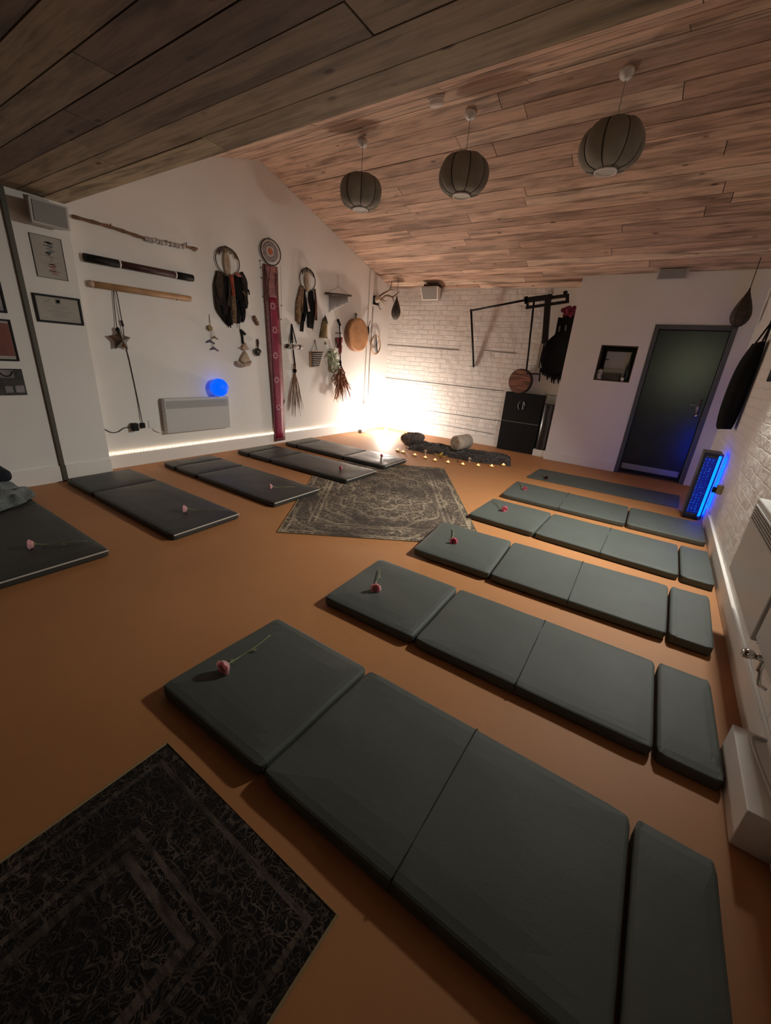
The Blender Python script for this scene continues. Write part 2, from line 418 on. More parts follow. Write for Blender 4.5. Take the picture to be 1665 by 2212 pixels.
        for i in (0, n - 1):
            for k in range(M_ - 1):
                s.f.append([q(0, i, k), q(0, i, k + 1), q(1, i, k + 1), q(1, i, k)]); s.mi.append(s.m)
        return s
    def build(s, name, mats, parent=None, smooth=False, bevel=0.0, at=None, subsurf=0):
        if not isinstance(mats, (list, tuple)): mats = [mats]
        me = bpy.data.meshes.new(name)
        org = Vector((0, 0, 0))
        if at is not None: org = Vector(at)
        elif parent is not None: org = worldloc(parent)
        me.from_pydata([tuple(p - org) for p in s.v], [], s.f)
        for nm in mats: me.materials.append(_M[nm])
        for p, k in zip(me.polygons, s.mi): p.material_index = min(k, len(mats) - 1); p.use_smooth = smooth
        bmx = bmesh.new(); bmx.from_mesh(me); bmesh.ops.recalc_face_normals(bmx, faces=bmx.faces); bmx.to_mesh(me); bmx.free()
        ob = bpy.data.objects.new(name, me); COL.objects.link(ob)
        if parent is not None: ob.parent = parent; ob.location = org - worldloc(parent)
        else: ob.location = org
        if bevel:
            md = ob.modifiers.new('bevel', 'BEVEL'); md.width = bevel; md.segments = 3; md.limit_method = 'ANGLE'; md.angle_limit = 0.7
        if subsurf:
            md = ob.modifiers.new('sub', 'SUBSURF'); md.levels = subsurf; md.render_levels = subsurf
        return ob

def worldloc(o):
    p = Vector(o.location)
    while o.parent: o = o.parent; p += Vector(o.location)
    return p
def tag(o, label, cat, group=None):
    o['label'] = label; o['category'] = cat
    if group: o['group'] = group
    return o
def thing(name, label, cat, loc, group=None):
    o = bpy.data.objects.new(name, None); COL.objects.link(o); o.location = loc; o.empty_display_size = 0.1
    return tag(o, label, cat, group)
def struct(o): o['kind'] = 'structure'; return o
def copy_tree(o, parent=None):
    c = o.copy(); COL.objects.link(c)
    if parent is not None: c.parent = parent
    for ch in list(o.children): copy_tree(ch, c)
    return c
def lerp(a, b, t): return Vector(a) * (1 - t) + Vector(b) * t
def poly(pts, n=6):
    """resample a few points into a smooth line (Catmull-Rom)"""
    P = [Vector(p) for p in pts]
    if len(P) == 2: return [P[0].lerp(P[1], i / n) for i in range(n + 1)]
    P = [P[0] * 2 - P[1]] + P + [P[-1] * 2 - P[-2]]; out = []
    for i in range(1, len(P) - 2):
        a, b, c, d = P[i - 1:i + 3]
        for k in range(n):
            t = k / n
            out.append(0.5 * ((2 * b) + (c - a) * t + (2 * a - 5 * b + 4 * c - d) * t * t + (3 * b - a - 3 * c + d) * t ** 3))
    out.append(P[-2]); return out

# ------------------------------------------------------------------ dimensions
XR = 5.587            # right wall
YB = 5.662            # brick wall
YD = 5.448            # wall with the door
YN = -4.2             # end of the room behind the camera
XP, YP = 0.154, 0.27  # pier beside the hung wall
RY, RZ, SL = 2.554, 3.56, 0.297
ZL = 2.438            # low ceiling over the near bay
def roof(y): return RZ - SL * abs(y - RY)

# ------------------------------------------------------------------ shell
struct(MB().box((-0.2, YN, -0.1), (XR + 0.2, 6.4, 0.0)).build('floor', 'orange_floor'))
w = MB().box((-0.2, YP - 0.2, 0), (0, 6.4, 3.9)); struct(w.build('wall_left', 'white_plaster'))
w = MB().box((-0.2, YN, 0), (XP, YP, 2.6)); struct(w.build('wall_left_pier', 'white_plaster'))
def yb(x): return 5.64 + 0.0333 * x
def BW(u, v, off=0.0):
    d = _ray(u, v); t = (5.64 - off + 0.0333 * CC.x - CC.y) / (d.y - 0.0333 * d.x); return CC + d * t
def wall_run(xa, xb, z0, z1, off0, off1):
    return MB().hexa([(xa, yb(xa) - off1, z0), (xb, yb(xb) - off1, z0), (xb, yb(xb) - off0, z0), (xa, yb(xa) - off0, z0),
                      (xa, yb(xa) - off1, z1), (xb, yb(xb) - off1, z1), (xb, yb(xb) - off0, z1), (xa, yb(xa) - off0, z1)])
struct(wall_run(0, 2.97, 0, 3.2, -0.2, 0).build('wall_back', 'painted_brick'))
struct(wall_run(2.97, 3.47, 0, 3.2, -0.2, -0.012).build('wall_back_plaster', 'white_plaster'))
w = MB().box((XR, YN, 0), (XR + 0.2, 6.4, 3.9)); struct(w.build('wall_right', 'painted_brick_side'))
w = MB().box((-0.2, YN - 0.2, 0), (XR + 0.2, YN, 3.0)); struct(w.build('wall_near', 'niche_brown'))
# wall with door and hatch openings
DX0, DX1, DZ = 4.529, 5.425, 2.08
HX0, HX1, HZ0, HZ1 = 3.926, 4.403, 1.306, 1.796
w = MB(); y0, y1 = YD, YD + 0.30
w.box((3.465, y0, 0), (HX0, y1, 3.0)); w.box((HX1, y0, 0), (DX0, y1, 3.0)); w.box((HX0, y0, 0), (HX1, y1, HZ0)); w.box((HX0, y0, HZ1), (HX1, y1, 3.0))
w.box((DX0, y0, DZ), (DX1, y1, 3.0)); w.box((DX1, y0, 0), (XR, y1, 3.0)); w.box((3.465, y1, 0), (3.60, 6.2, 3.0))
struct(w.build('wall_door_side', 'white_plaster'))
# fascia between the low ceiling and the pitched one
w = MB().box((0, YP - 0.06, ZL), (XR, YP, 2.95)); struct(w.build('trim_fascia', 'reclaimed_boards'))

def boards(name, rows, x0, x1, length, mt='reclaimed_boards', first=None):
    """rows: list of (p0, p1, n): lower edges of one board row and its outward (upward) direction"""
    me = MB(); rn = []; gap_ = 0.0032
    for (ya, za), (yb, zb) in rows:
        x = x0 - random.random() * 0.8
        while x < x1:
            L = length[0] + random.random() * (length[1] - length[0]); xe = min(x + L, x1); xs = max(x, x0)
            if x1 - xe < 0.25: xe = x1
            if xe > xs:
                dz = random.random() * 0.004; gp = gap_
                dy, dzz = yb - ya, zb - za; ln = math.hypot(dy, dzz); uy, uz = dy / ln * gp, dzz / ln * gp
                p = [(xs + gp, ya + uy, za + uz - dz), (xe - gp, ya + uy, za + uz - dz), (xe - gp, yb - uy, zb - uz - dz), (xs + gp, yb - uy, zb - uz - dz)]
                me.hexa([Vector(q) for q in p] + [Vector(q) + Vector((0, 0, 0.022)) for q in p])
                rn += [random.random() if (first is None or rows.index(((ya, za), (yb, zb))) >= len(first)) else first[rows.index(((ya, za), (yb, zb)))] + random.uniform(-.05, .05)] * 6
            x = xe
    me.m = 1
    for (ya, za), (yb, zb) in rows:     # backing just above the boards, seen in the gaps
        me.add([(x0, ya, za + 0.012), (x1, ya, za + 0.012), (x1, yb, zb + 0.012), (x0, yb, zb + 0.012)], [(0, 1, 2, 3)]); rn.append(0.0)
    ob = me.build(name, [mt, 'dark_seam'])
    a = ob.data.attributes.new('rnd', 'FLOAT', 'FACE'); a.data.foreach_set('value', rn)
    return struct(ob)
rows = []; y = RY
while y < 6.3:
    e = y + random.choice((0.145, 0.155, 0.165)); rows.append(((y, roof(y)), (e, roof(e)))); y = e
y = RY
while y > YP - 0.05:
    e = y - random.choice((0.145, 0.16)); rows.append(((e, roof(e)), (y, roof(y)))); y = e
boards('ceiling', rows, 0.0, XR, (1.5, 3.8))
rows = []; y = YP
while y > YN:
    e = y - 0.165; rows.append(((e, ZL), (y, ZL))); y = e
boards('ceiling_low', rows, XP, XR, (1.6, 3.6), 'dimmed_boards', [0.98, 0.70, 0.20, 0.47, 0.86, 0.25, 0.45])  # edge board pale in itself; rows behind toned darker as painted light falloff

# skirtings, trims
def skirt(name, lo, hi): return struct(MB().box(lo, hi).build(name, 'trim_white', bevel=0.004))
skirt('baseboard_left', (0, YP, 0), (0.018, YB, 0.155))
skirt('baseboard_left_pier', (XP, YN, 0), (XP + 0.02, YP + 0.002, 0.158))
struct(wall_run(0.018, 2.97, 0, 0.13, 0, 0.018).build('baseboard_back', 'trim_white', bevel=0.004))
skirt('baseboard_door_side', (3.462, YD - 0.018, 0), (DX0 - 0.002, YD, 0.125))
skirt('baseboard_door_corner', (DX1 + 0.002, YD - 0.018, 0), (XR - 0.03, YD, 0.125))
skirt('baseboard_right', (XR - 0.022, YN, 0), (XR, YD - 0.018, 0.15))
t = MB().box((XP, -0.180, 0.158), (XP + 0.022, -0.142, ZL)); t.box((XP + 0.019, -0.182, 0), (XP + 0.034, -0.140, 0.165)); struct(t.build('trim_1', 'dark_trim', bevel=0.003))
t = MB()
for y in (5.05,): t.tube([(0.012, 4.93, 0.16), (0.012, 4.93, 2.83)], 0.008)
struct(t.build('trim_2', 'trim_white'))

# ------------------------------------------------------------------ door
dr = bpy.data.objects.new('door_1', None); COL.objects.link(dr); dr.location = (DX0, YD, 0); struct(dr)
f = MB(); fw = 0.055
f.box((DX0, YD - 0.012, 0), (DX0 + fw, YD + 0.17, DZ)); f.box((DX1 - fw, YD - 0.012, 0), (DX1, YD + 0.17, DZ)); f.box((DX0 + fw, YD - 0.012, DZ - fw), (DX1 - fw, YD + 0.17, DZ))
f.build('door_frame', 'door_frame_grey', dr, bevel=0.004)
lf = MB().box((DX0 + fw + 0.003, YD + 0.115, 0.045), (DX1 - fw - 0.003, YD + 0.16, DZ - fw - 0.003)).build('door_leaf', 'door_grey', dr, bevel=0.003)
MB().box((DX0 + fw + 0.02, YD + 0.108, 0.06), (DX1 - fw - 0.03, YD + 0.1145, 0.145)).build('kick_plate', 'steel', dr, bevel=0.002)
h = MB(); hp = Vector((5.30, YD + 0.108, 1.08))
h.box((5.285, YD + 0.102, 0.93), (5.325, YD + 0.1145, 1.17)); h.tube([(5.305, YD + 0.11, 1.09), (5.305, YD + 0.055, 1.09)], 0.010); h.tube([(5.312, YD + 0.055, 1.09), (5.20, YD + 0.05, 1.088)], 0.010)
h.build('door_handle', 'steel', dr, smooth=True)
MB().lathe([(0.016, 0), (0.016, 0.012), (0.004, 0.014)], (5.305, YD + 0.102, 0.955), (0, -1, 0), 14).build('key_cylinder', 'chrome', dr)
MB().box((DX0 + fw, YD + 0.02, 0.0), (DX1 - fw, YD + 0.30, 0.012)).build('threshold', 'niche_brown', dr)
MB().box((DX0 + fw, YD + 0.161, 0.0), (DX1 - fw, YD + 0.30, DZ)).build('door_backing', 'door_grey', dr)

# ------------------------------------------------------------------ serving hatch
hz = bpy.data.objects.new('window_1', None); COL.objects.link(hz); hz.location = (HX0, YD, HZ0); struct(hz)
f = MB(); a, b2 = 0.012, YD + 0.50
f.box((HX0, YD + 0.004, HZ1 - a), (HX1, b2, HZ1)); f.box((HX0, YD + 0.004, HZ0), (HX1, b2, HZ0 + a)); f.box((HX0, YD + 0.004, HZ0 + a), (HX0 + a, b2, HZ1 - a)); f.box((HX1 - a, YD + 0.004, HZ0 + a), (HX1, b2, HZ1 - a)); f.box((HX0, b2, HZ0), (HX1, b2 + 0.02, HZ1))
f.build('hatch_lining', 'niche_brown', hz)
yh = YD + 0.15
cab = thing('wall_cupboard', 'off-white cupboard seen inside the square hatch beside the grey door', 'cupboard', (4.15, YD + 0.40, HZ0 + a))
def hp_(x, z, y=yh): return Vector((x, y, z))
MB().box((4.00, yh + 0.03, HZ0 + 0.15), (4.33, YD + 0.49, 1.725)).build('body', 'panel_offwhite', cab, bevel=0.004)
MB().box((4.005, yh + 0.012, 1.485), (4.325, yh + 0.03, 1.72)).build('door', 'panel_offwhite', cab, bevel=0.003)
MB().box((4.005, yh + 0.012, 1.46 - 0.10), (4.325, yh + 0.03, 1.478)).build('drawer', 'panel_offwhite', cab, bevel=0.003)
MB().box((4.01, yh - 0.004, 1.60), (4.05, yh + 0.012, 1.614)).build('handle', 'black_metal', cab)
MB().box((4.00, yh + 0.05, HZ0 + a), (4.33, YD + 0.49, HZ0 + 0.15)).build('plinth', 'niche_brown', cab)
bx = MB().box((4.04, YD + 0.03, HZ0 + a), (4.27, YD + 0.14, HZ0 + 0.115)).build('wooden_box', 'leather_grey', at=(4.15, YD + 0.2, HZ0 + a), bevel=0.006); tag(bx, 'low brown box at the front of the square hatch', 'box')
jr = thing('storage_jar', 'pale patterned jar at the left of the square hatch', 'jar', (3.985, YD + 0.07, HZ0 + a))
MB().lathe([(0.040, 0), (0.046, 0.01), (0.046, 0.10), (0.040, 0.115)], (3.985, YD + 0.07, HZ0 + a), seg=20).build('body', 'floral', jr, smooth=True)
MB().lathe([(0.043, 0.115), (0.043, 0.135), (0.012, 0.14), (0.012, 0.155)], (3.985, YD + 0.07, HZ0 + a), seg=20).build('lid', 'panel_offwhite', jr, smooth=True)
bt = thing('bottle', 'dark green bottle at the right of the square hatch', 'bottle', (4.345, YD + 0.10, HZ0 + a))
MB().lathe([(0.036, 0), (0.038, 0.01), (0.038, 0.20), (0.014, 0.27), (0.013, 0.34)], (4.345, YD + 0.10, HZ0 + a), seg=18).build('body', 'bottle_green', bt, smooth=True)
MB().lathe([(0.016, 0.335), (0.016, 0.37), (0.003, 0.372)], (4.345, YD + 0.10, HZ0 + a), seg=14).build('cap', 'black', bt)
cp = MB().lathe([(0.018, 0), (0.026, 0.05), (0.024, 0.05), (0.016, 0.006)], (4.305, YD + 0.035, HZ0 + a), seg=18).build('cup', 'white_plastic', smooth=True, at=(4.305, YD + 0.035, HZ0 + a)); tag(cp, 'small white cup at the front right corner of the square hatch', 'cup')

# ------------------------------------------------------------------ rugs
def rug(name, label, c, hw, hh, ang, mname, piping):
    r = thing(name, label, 'rug', c)
    r.rotation_euler = (0, 0, ang)
    mb = MB(); nx, ny = 24, 36
    vs, fs = [], []
    for j in range(ny + 1):
        for i in range(nx + 1):
            vs.append((-hw + 2 * hw * i / nx, -hh + 2 * hh * j / ny, 0.006))
    for j in range(ny):
        for i in range(nx): fs.append((j * (nx + 1) + i, j * (nx + 1) + i + 1, (j + 1) * (nx + 1) + i + 1, (j + 1) * (nx + 1) + i))
    mb.add(vs, fs); mb.add([(-hw, -hh, 0), (hw, -hh, 0), (hw, hh, 0), (-hw, hh, 0), (-hw, -hh, .006), (hw, -hh, .006), (hw, hh, .006), (-hw, hh, .006)], [(0, 3, 2, 1), (0, 1, 5, 4), (1, 2, 6, 5), (2, 3, 7, 6), (3, 0, 4, 7)])
    p = mb.build('pile', mname, at=(0, 0, 0)); p.parent = r
    e = MB().tube([(-hw, -hh, 0.005), (hw, -hh, 0.005), (hw, hh, 0.005), (-hw, hh, 0.005)], 0.005, 8, closed=True)
    q = e.build('binding', piping, at=(0, 0, 0)); q.parent = r
    return r
ang = math.atan2(0.563, 0.826)
A = Vector((2.61, 0.43, 0)); ux = Vector((math.cos(ang), math.sin(ang), 0)); uy = Vector((-ux.y, ux.x, 0))
hw, hh = 0.845, 1.25
rug_mat('rug_far', hw, hh, (0.042, 0.034, 0.030), (0.52, 0.42, 0.30), 1.0)
rug('area_rug', 'worn dark patterned rug in the middle of the room between the mats', A + ux * hw + uy * hh, hw, hh, ang, 'rug_far', 'rug_edge')
rug_mat('rug_near', 0.41, 0.70, (0.011, 0.010, 0.0095), (0.15, 0.115, 0.095), 1.0, 0.0, 24)
rug('runner_rug', 'dark patterned runner in front of the camera beside the nearest mat', Vector((4.16, -1.095 - 0.70, 0)), 0.41, 0.70, 0.0, 'rug_near', 'rug_edge')

# ------------------------------------------------------------------ mats
def pad(p, name, matname, h, parent, z0=0.0, r=0.014, rc=0.026):
    """padded slab from four floor corners (counter-clockwise)"""
    mb = MB(); n = 16; c = [Vector(q) for q in p]; Lx = (c[1] - c[0]).length; Ly = (c[3] - c[0]).length
    grid = []
    for j in range(n + 1):
        for i in range(n + 1):
            u, v = i / n, j / n
            px_, py_ = min(u, 1 - u) * Lx, min(v, 1 - v) * Ly
            if px_ < rc and py_ < rc:
                ex, ey = rc - px_, rc - py_; k_ = max(ex, ey) / math.hypot(ex, ey); nx_, ny_ = (rc - ex * k_) / Lx, (rc - ey * k_) / Ly
                u = nx_ if u < 0.5 else 1 - nx_; v = ny_ if v < 0.5 else 1 - ny_
            q = (c[0] * (1 - u) + c[1] * u) * (1 - v) + (c[3] * (1 - u) + c[2] * u) * v
            e = min(u, 1 - u, v, 1 - v)
            puff = 0.006 * min(1, e * 5) + 0.0035 * noise.noise(Vector((q.x * 4, q.y * 5, 3)))
            grid.append(Vector((q.x, q.y, z0 + h + puff - (0.004 if e == 0 else 0))))
    m_ = len(grid)
    vs = grid + [Vector((g_.x, g_.y, z0 + 0.001)) for g_ in grid]
    fs = []
    W_ = n + 1
    for j in range(n):
        for i in range(n):
            a_ = j * W_ + i
            fs.append((a_, a_ + 1, a_ + W_ + 1, a_ + W_)); fs.append((m_ + a_, m_ + a_ + W_, m_ + a_ + W_ + 1, m_ + a_ + 1))
    for i in range(n):
        for a_, b_ in ((i, i + 1), (n * W_ + i + 1, n * W_ + i), ((i + 1) * W_, i * W_), (i * W_ + n, (i + 1) * W_ + n)):
            fs.append((b_, a_, m_ + a_, m_ + b_))
    mb.add(vs, fs)
    return mb.build(name, matname, parent, smooth=False, bevel=r)

def xy(a, z=0): return Vector((a[0], a[1], z))
GR, GL = 'folding mats laid out along the right wall', 'folding mats laid out along the left wall'
def right_mat(label, near0, near1, far0, far1, cuts, tight, z0=0.0, h=0.055):
    """near0->near1 edge towards the camera, far0->far1 the other long edge; cuts are fractions of the length"""
    mid = (Vector(near0) + Vector(near1) + Vector(far0) + Vector(far1)) / 4
    r = thing('folding_mat', label, 'mat', (mid[0], mid[1], 0), GR)
    L = (Vector(near1) - Vector(near0)).length
    at_n = lambda t: Vector(near0).lerp(Vector(near1), t)
    at_f = lambda t: Vector(far0).lerp(Vector(far1), t)
    open_ = [0] + [c_ for c_, k_ in zip(cuts, tight) if not k_] + [1]
    for i in range(len(open_) - 1):
        t0 = open_[i] + (0.005 / L if i else 0); t1 = open_[i + 1] - (0.005 / L if i < len(open_) - 2 else 0)
        pad([xy(at_n(t0)), xy(at_n(t1)), xy(at_f(t1)), xy(at_f(t0))], 'pad', 'green_grey_cover', h, r, z0)
    for c_, k_ in zip(cuts, tight):
        if k_:
            a_, b_ = at_n(c_), at_f(c_)
            pts = [xy(a_, z0 + 0.02) - Vector((0, 0.001, 0)), xy(a_, z0 + h - 0.006) - Vector((0, 0.0005, 0))] + [xy(a_.lerp(b_, t_), z0 + h + 0.0055) for t_ in (0.03, 0.1, 0.3, 0.5, 0.7, 0.9, 0.97)] + [xy(b_, z0 + h - 0.006), xy(b_, z0 + 0.02)]
            MB().tube(pts, 0.0022, 6).build('seam', 'dark_seam', r)
    return r
right_mat('charcoal folding mat nearest the camera on the right, beside the dark runner', (3.51, -0.99), (5.42, -0.97), (3.52, -0.37), (5.41, -0.35), [0.322, 0.60, 0.885], [0, 1, 0])
right_mat('charcoal folding mat second nearest the camera in the right-hand row', (3.57, -0.07), (5.46, -0.02), (3.54, 0.55), (5.45, 0.60), [0.320, 0.60, 0.885], [0, 1, 0])
right_mat('charcoal folding mat of the right-hand row whose inner end lies over the rug corner', (3.64, 0.84), (5.485, 0.90), (3.56, 1.50), (5.50, 1.58), [0.325, 0.60, 0.885], [0, 1, 0], 0.007)
right_mat('charcoal folding mat in the right-hand row just touching the far corner of the rug', (3.64, 1.88), (5.55, 1.82), (3.65, 2.53), (5.55, 2.53), [0.33, 0.61, 0.89], [0, 1, 0])
right_mat('charcoal folding mat in the right-hand row that ends against the blue lit heater', (3.66, 2.77), (5.55, 2.79), (3.62, 3.45), (5.55, 3.40), [0.33, 0.66], [1, 0])
ym = thing('yoga_mat', 'thin dark grey yoga mat farthest along the right-hand row, before the grey door', 'mat', (4.5, 4.25, 0))
pad([Vector((3.61, 3.93, 0)), Vector((5.36, 4.00, 0)), Vector((5.38, 4.66, 0)), Vector((3.62, 4.60, 0))], 'pad', 'green_grey_cover', 0.014, ym, 0, 0.004)

def left_mat(label, p, cuts, z0=0.0, h=0.055):
    """p: back-left, front-left, front-right, back-right as seen walking out from the wall"""
    bl, fl, fr, br = [Vector(q) for q in p]
    mid = (bl + fl + fr + br) / 4
    r = thing('folding_mat', label, 'mat', (mid[0], mid[1], 0), GL)
    cs = [0] + cuts + [1]
    for i in range(len(cs) - 1):
        t0 = cs[i] + (0.002 if i else 0); t1 = cs[i + 1] - (0.002 if i < len(cuts) else 0)
        pad([xy(bl.lerp(fl, t0)), xy(bl.lerp(fl, t1)), xy(br.lerp(fr, t1)), xy(br.lerp(fr, t0))], 'pad', 'black_vinyl', h, r, z0)
    e = MB().tube([xy(fl, z0 + 0.046) + Vector((0.004, 0.01, 0)), xy(fr, z0 + 0.046) + Vector((0.004, -0.01, 0))], 0.005, 8)
    q = e.build('piping', 'piping_white', r); q['label'] = 'pale piping along the foot end'
    return r
left_mat('black vinyl folding mat under the crumpled blanket, at the left edge', [(0.28, -1.22), (2.11, -1.20), (2.11, -0.58), (0.28, -0.58)], [0.31])
left_mat('black vinyl folding mat starting at the white pier with pictures', [(0.27, -0.19), (2.19, -0.20), (2.16, 0.41), (0.26, 0.41)], [0.305])
left_mat('black vinyl folding mat in front of the wall heater', [(0.25, 0.78), (2.17, 0.77), (2.16, 1.40), (0.25, 1.40)], [0.13, 0.35])
left_mat('black vinyl folding mat beside the foot of the magenta banner', [(0.24, 1.80), (2.16, 1.83), (2.15, 2.44), (0.22, 2.42)], [0.12, 0.34], 0.007)
left_mat('black vinyl folding mat nearest the glowing corner', [(0.22, 2.68), (2.10, 2.69), (2.08, 3.30), (0.19, 3.30)], [0.13, 0.62], 0.007)

# ------------------------------------------------------------------ roses
def rose(label, pm, a, b, z, scale=1.0):
    a, b = Vector((a[0], a[1], 0)), Vector((b[0], b[1], 0)); d = (b - a); L = d.length; d.normalize()
    r = thing('rose', label, 'rose', (a.x, a.y, z), 'roses laid on the mats')
    r.rotation_euler = (0, 0, math.atan2(d.y, d.x))
    R = 0.026 * scale; zc = R * 1.0
    mb = MB()       # petals wrapped round an axis that points away from the stem
    for ring, (rad, n, ln, fl) in enumerate(((0.30, 3, 1.25, 0.02), (0.52, 4, 1.35, 0.08), (0.74, 5, 1.35, 0.20), (0.96, 6, 1.20, 0.42))):
        for k in range(n):
            a0 = 2 * PI * k / n + ring * 0.7; base = len(mb.v); S, T = 7, 6
            for i in range(S):
                for j in range(T):
                    s_ = i / (S - 1); t_ = (j / (T - 1) - 0.5)
                    th = a0 + t_ * 2.6 * PI / n
                    cup = min(1.0, s_ * 2.2) ** 0.6
                    rr = R * (0.22 * (1 - cup) + rad * cup) + R * fl * max(0, s_ - 0.45) ** 1.5 * 2 + 0.0010 * math.sin(th * 5) + (0.002 if j in (0, T - 1) else 0) * s_
                    hgt = -R * 0.75 + R * ln * s_ * (1 - 0.16 * (abs(t_) * 2) ** 2) - R * fl * 0.5 * max(0, s_ - 0.7)
                    mb.v.append(Vector((-hgt, rr * math.cos(th), zc + max(-zc + 0.001, rr * math.sin(th)))))
            for i in range(S - 1):
                for j in range(T - 1):
                    q = base + i * T + j; mb.f.append([q, q + 1, q + T + 1, q + T]); mb.mi.append(0)
    mb.ball((-R * 0.1, 0, zc), R * 0.36, 10)
    o_ = mb.build('bloom', pm, at=(0, 0, 0), smooth=True); o_.parent = r
    s_ = MB().tube(poly([(R * 0.7, 0, zc), (L * 0.3, 0.008, 0.010), (L * 0.62, -0.006, 0.016), (L, 0.004, 0.007)], 5), [0.004] * 3 + [0.0032] * 12 + [0.0028], 7)
    s_.lathe([(0.002, 0), (0.012 * scale, 0.012), (0.010 * scale, 0.016), (0.002, 0.022)], (R * 1.1, 0, zc), (-1, 0, 0), 10)
    o_ = s_.build('stem', 'rose_green', at=(0, 0, 0), smooth=True); o_.parent = r
    for (x, sg, ll) in ((L * 0.16, 1, 0.04), (L * 0.55, -1, 0.028)):
        lm = MB(); pts = [(0, 0), (0.3, 0.22), (0.65, 0.24), (1, 0), (0.65, -0.24), (0.3, -0.22)]
        lm.prism([Vector((x + ll * px * 0.6 - sg * ll * py * 0.5, sg * (ll * px * 0.8) + ll * py * 0.6, 0.012 - 0.006 * px)) for px, py in pts], (0, 0, 0.0012))
        o_ = lm.build('leaf', 'rose_green', at=(0, 0, 0)); o_.parent = r
    return r
ZT = 0.062
for lab, pm, a, b, z, sc_ in (
    ('pink rose with a long stem on the mat nearest the camera', 'petal', (3.659, -0.788), (3.629, -0.508), ZT, 1.05),
    ('pink rose on the second nearest mat of the right-hand row', 'petal', (3.780, 0.165), (3.649, 0.394), ZT, 1.0),
    ('pink rose on the mat whose inner end lies over the near rug corner', 'petal_dark', (3.845, 1.115), (3.721, 1.367), ZT + 0.007, 0.9),
    ('deep pink rose on the fourth mat of the right-hand row', 'petal_dark', (3.890, 2.170), (3.714, 2.351), ZT, 1.0),
    ('small rose on the mat beside the blue lit heater', 'petal_dark', (3.827, 3.084), (3.681, 3.329), ZT, 0.8),
    ('dark dried rose on the thin yoga mat', 'petal_dried', (3.855, 3.990), (3.77, 4.18), 0.018, 0.8),
    ('pink rose on the blanket mat at the left edge', 'petal', (1.777, -0.897), (1.921, -0.638), ZT, 1.0),
    ('pale pink rose on the mat by the white pier', 'petal', (1.856, 0.101), (2.075, 0.353), ZT, 1.0),
    ('small pale rose on the mat in front of the wall heater', 'petal', (1.850, 1.014), (1.985, 1.213), ZT, 0.85),
    ('dark red rose on the mat beside the magenta banner', 'petal_dark', (1.867, 2.082), (1.975, 2.343), ZT + 0.007, 0.9),
    ('dark red rose on the mat nearest the glowing corner', 'petal_dark', (1.813, 3.030), (1.925, 3.215), ZT + 0.007, 0.9)):
    rose(lab, pm, a, b, z, sc_)

# ------------------------------------------------------------------ pendant lanterns and ceiling fittings
def pendant(label, x, y, zc):
    zt = roof(y)
    r = thing('pendant_lantern', label, 'pendant lamp', (x, y, zt), 'lantern pendants in a row under the ridge')
    nrm = Vector((0, SL, 1)).normalized()
    MB().lathe([(0.05, 0.012), (0.052, -0.012), (0.046, -0.03), (0.012, -0.034), (0.012, -0.05)], (x, y, zt), nrm, 24).build('ceiling_rose', 'white_plastic', r, smooth=True)
    MB().tube([(x, y, zt - 0.03), (x, y, zc + 0.16)], 0.0035, 8).build('cord', 'cord_white', r)
    R, Hh = 0.232, 0.155; prof = []
    for i in range(15):
        t = -1 + 2 * i / 14; prof.append((0.085 + (R - 0.085) * math.sqrt(max(0, 1 - abs(t) ** 2.1)), t * Hh))
    sh = MB().lathe(prof, (x, y, zc), (0, 0, 1), 80, lobes=lambda a, h_: 0.90 + 0.13 * abs(math.sin(a * 4 + 0.4)) ** 0.7 if abs(h_) < Hh * 0.98 else 0.95)
    n = len(prof)
    sh.f.pop(); sh.mi.pop(); sh.f.pop(); sh.mi.pop()
    s_ = sh.build('shade', 'shade_mesh', r, smooth=True)
    md = s_.modifiers.new('th', 'SOLIDIFY'); md.thickness = 0.004
    rb = MB()
    for k in range(8):
        a = k * PI / 4 - 0.1
        pl = [Vector((x + (rr * 0.93) * math.cos(a), y + (rr * 0.93) * math.sin(a), zc + hh_)) for rr, hh_ in prof]
        rb.tube(pl, 0.004, 6)
    rb.build('frame', 'dark_seam', r, smooth=True)
    rim = MB().lathe([(0.078, 0.0), (0.086, -0.006), (0.086, -0.016), (0.078, -0.018), (0.074, -0.01), (0.074, 0.0), (0.078, 0.0)], (x, y, zc - Hh + 0.006), (0, 0, 1), 32)
    rim.build('rim', 'white_plastic', r, smooth=True)
    MB().lathe([(0.0005, 0.0), (0.074, 0.0), (0.074, 0.10), (0.0005, 0.10)], (x, y, zc - Hh - 0.002), (0, 0, 1), 28).build('diffuser', 'shade_rim', r)
    return r
pendant('mesh lantern nearest the camera, over the right-hand mats', 4.043, 2.668, 3.07)
pendant('middle mesh lantern of the row of three', 2.775, 2.668, 3.06)
pendant('mesh lantern nearest the hung white wall', 1.531, 2.668, 3.08)
nl = Vector((0, -SL, 1)).normalized()
sd = thing('smoke_detector', 'round white smoke detector beside the ridge of the ceiling', 'smoke detector', (2.694, 2.164, roof(2.164)))
MB().lathe([(0.068, 0.01), (0.068, -0.022), (0.060, -0.026)], (2.694, 2.164, roof(2.164)), nl, 28).build('base', 'white_plastic', sd, smooth=False)
MB().lathe([(0.060, -0.026), (0.060, -0.052), (0.048, -0.062), (0.02, -0.064)], (2.694, 2.164, roof(2.164)), nl, 28).build('cap', 'white_plastic', sd)
p = Vector((2.65, 3.33, roof(3.33)))
lb = MB().bar(p + Vector((-0.05, 0, -0.012)), p + Vector((0.05, 0, -0.012)), 0.09, 0.02).build('junction_box', 'white_plastic', at=p, bevel=0.003); tag(lb, 'small pale junction box on the ceiling behind the middle lantern', 'junction box')

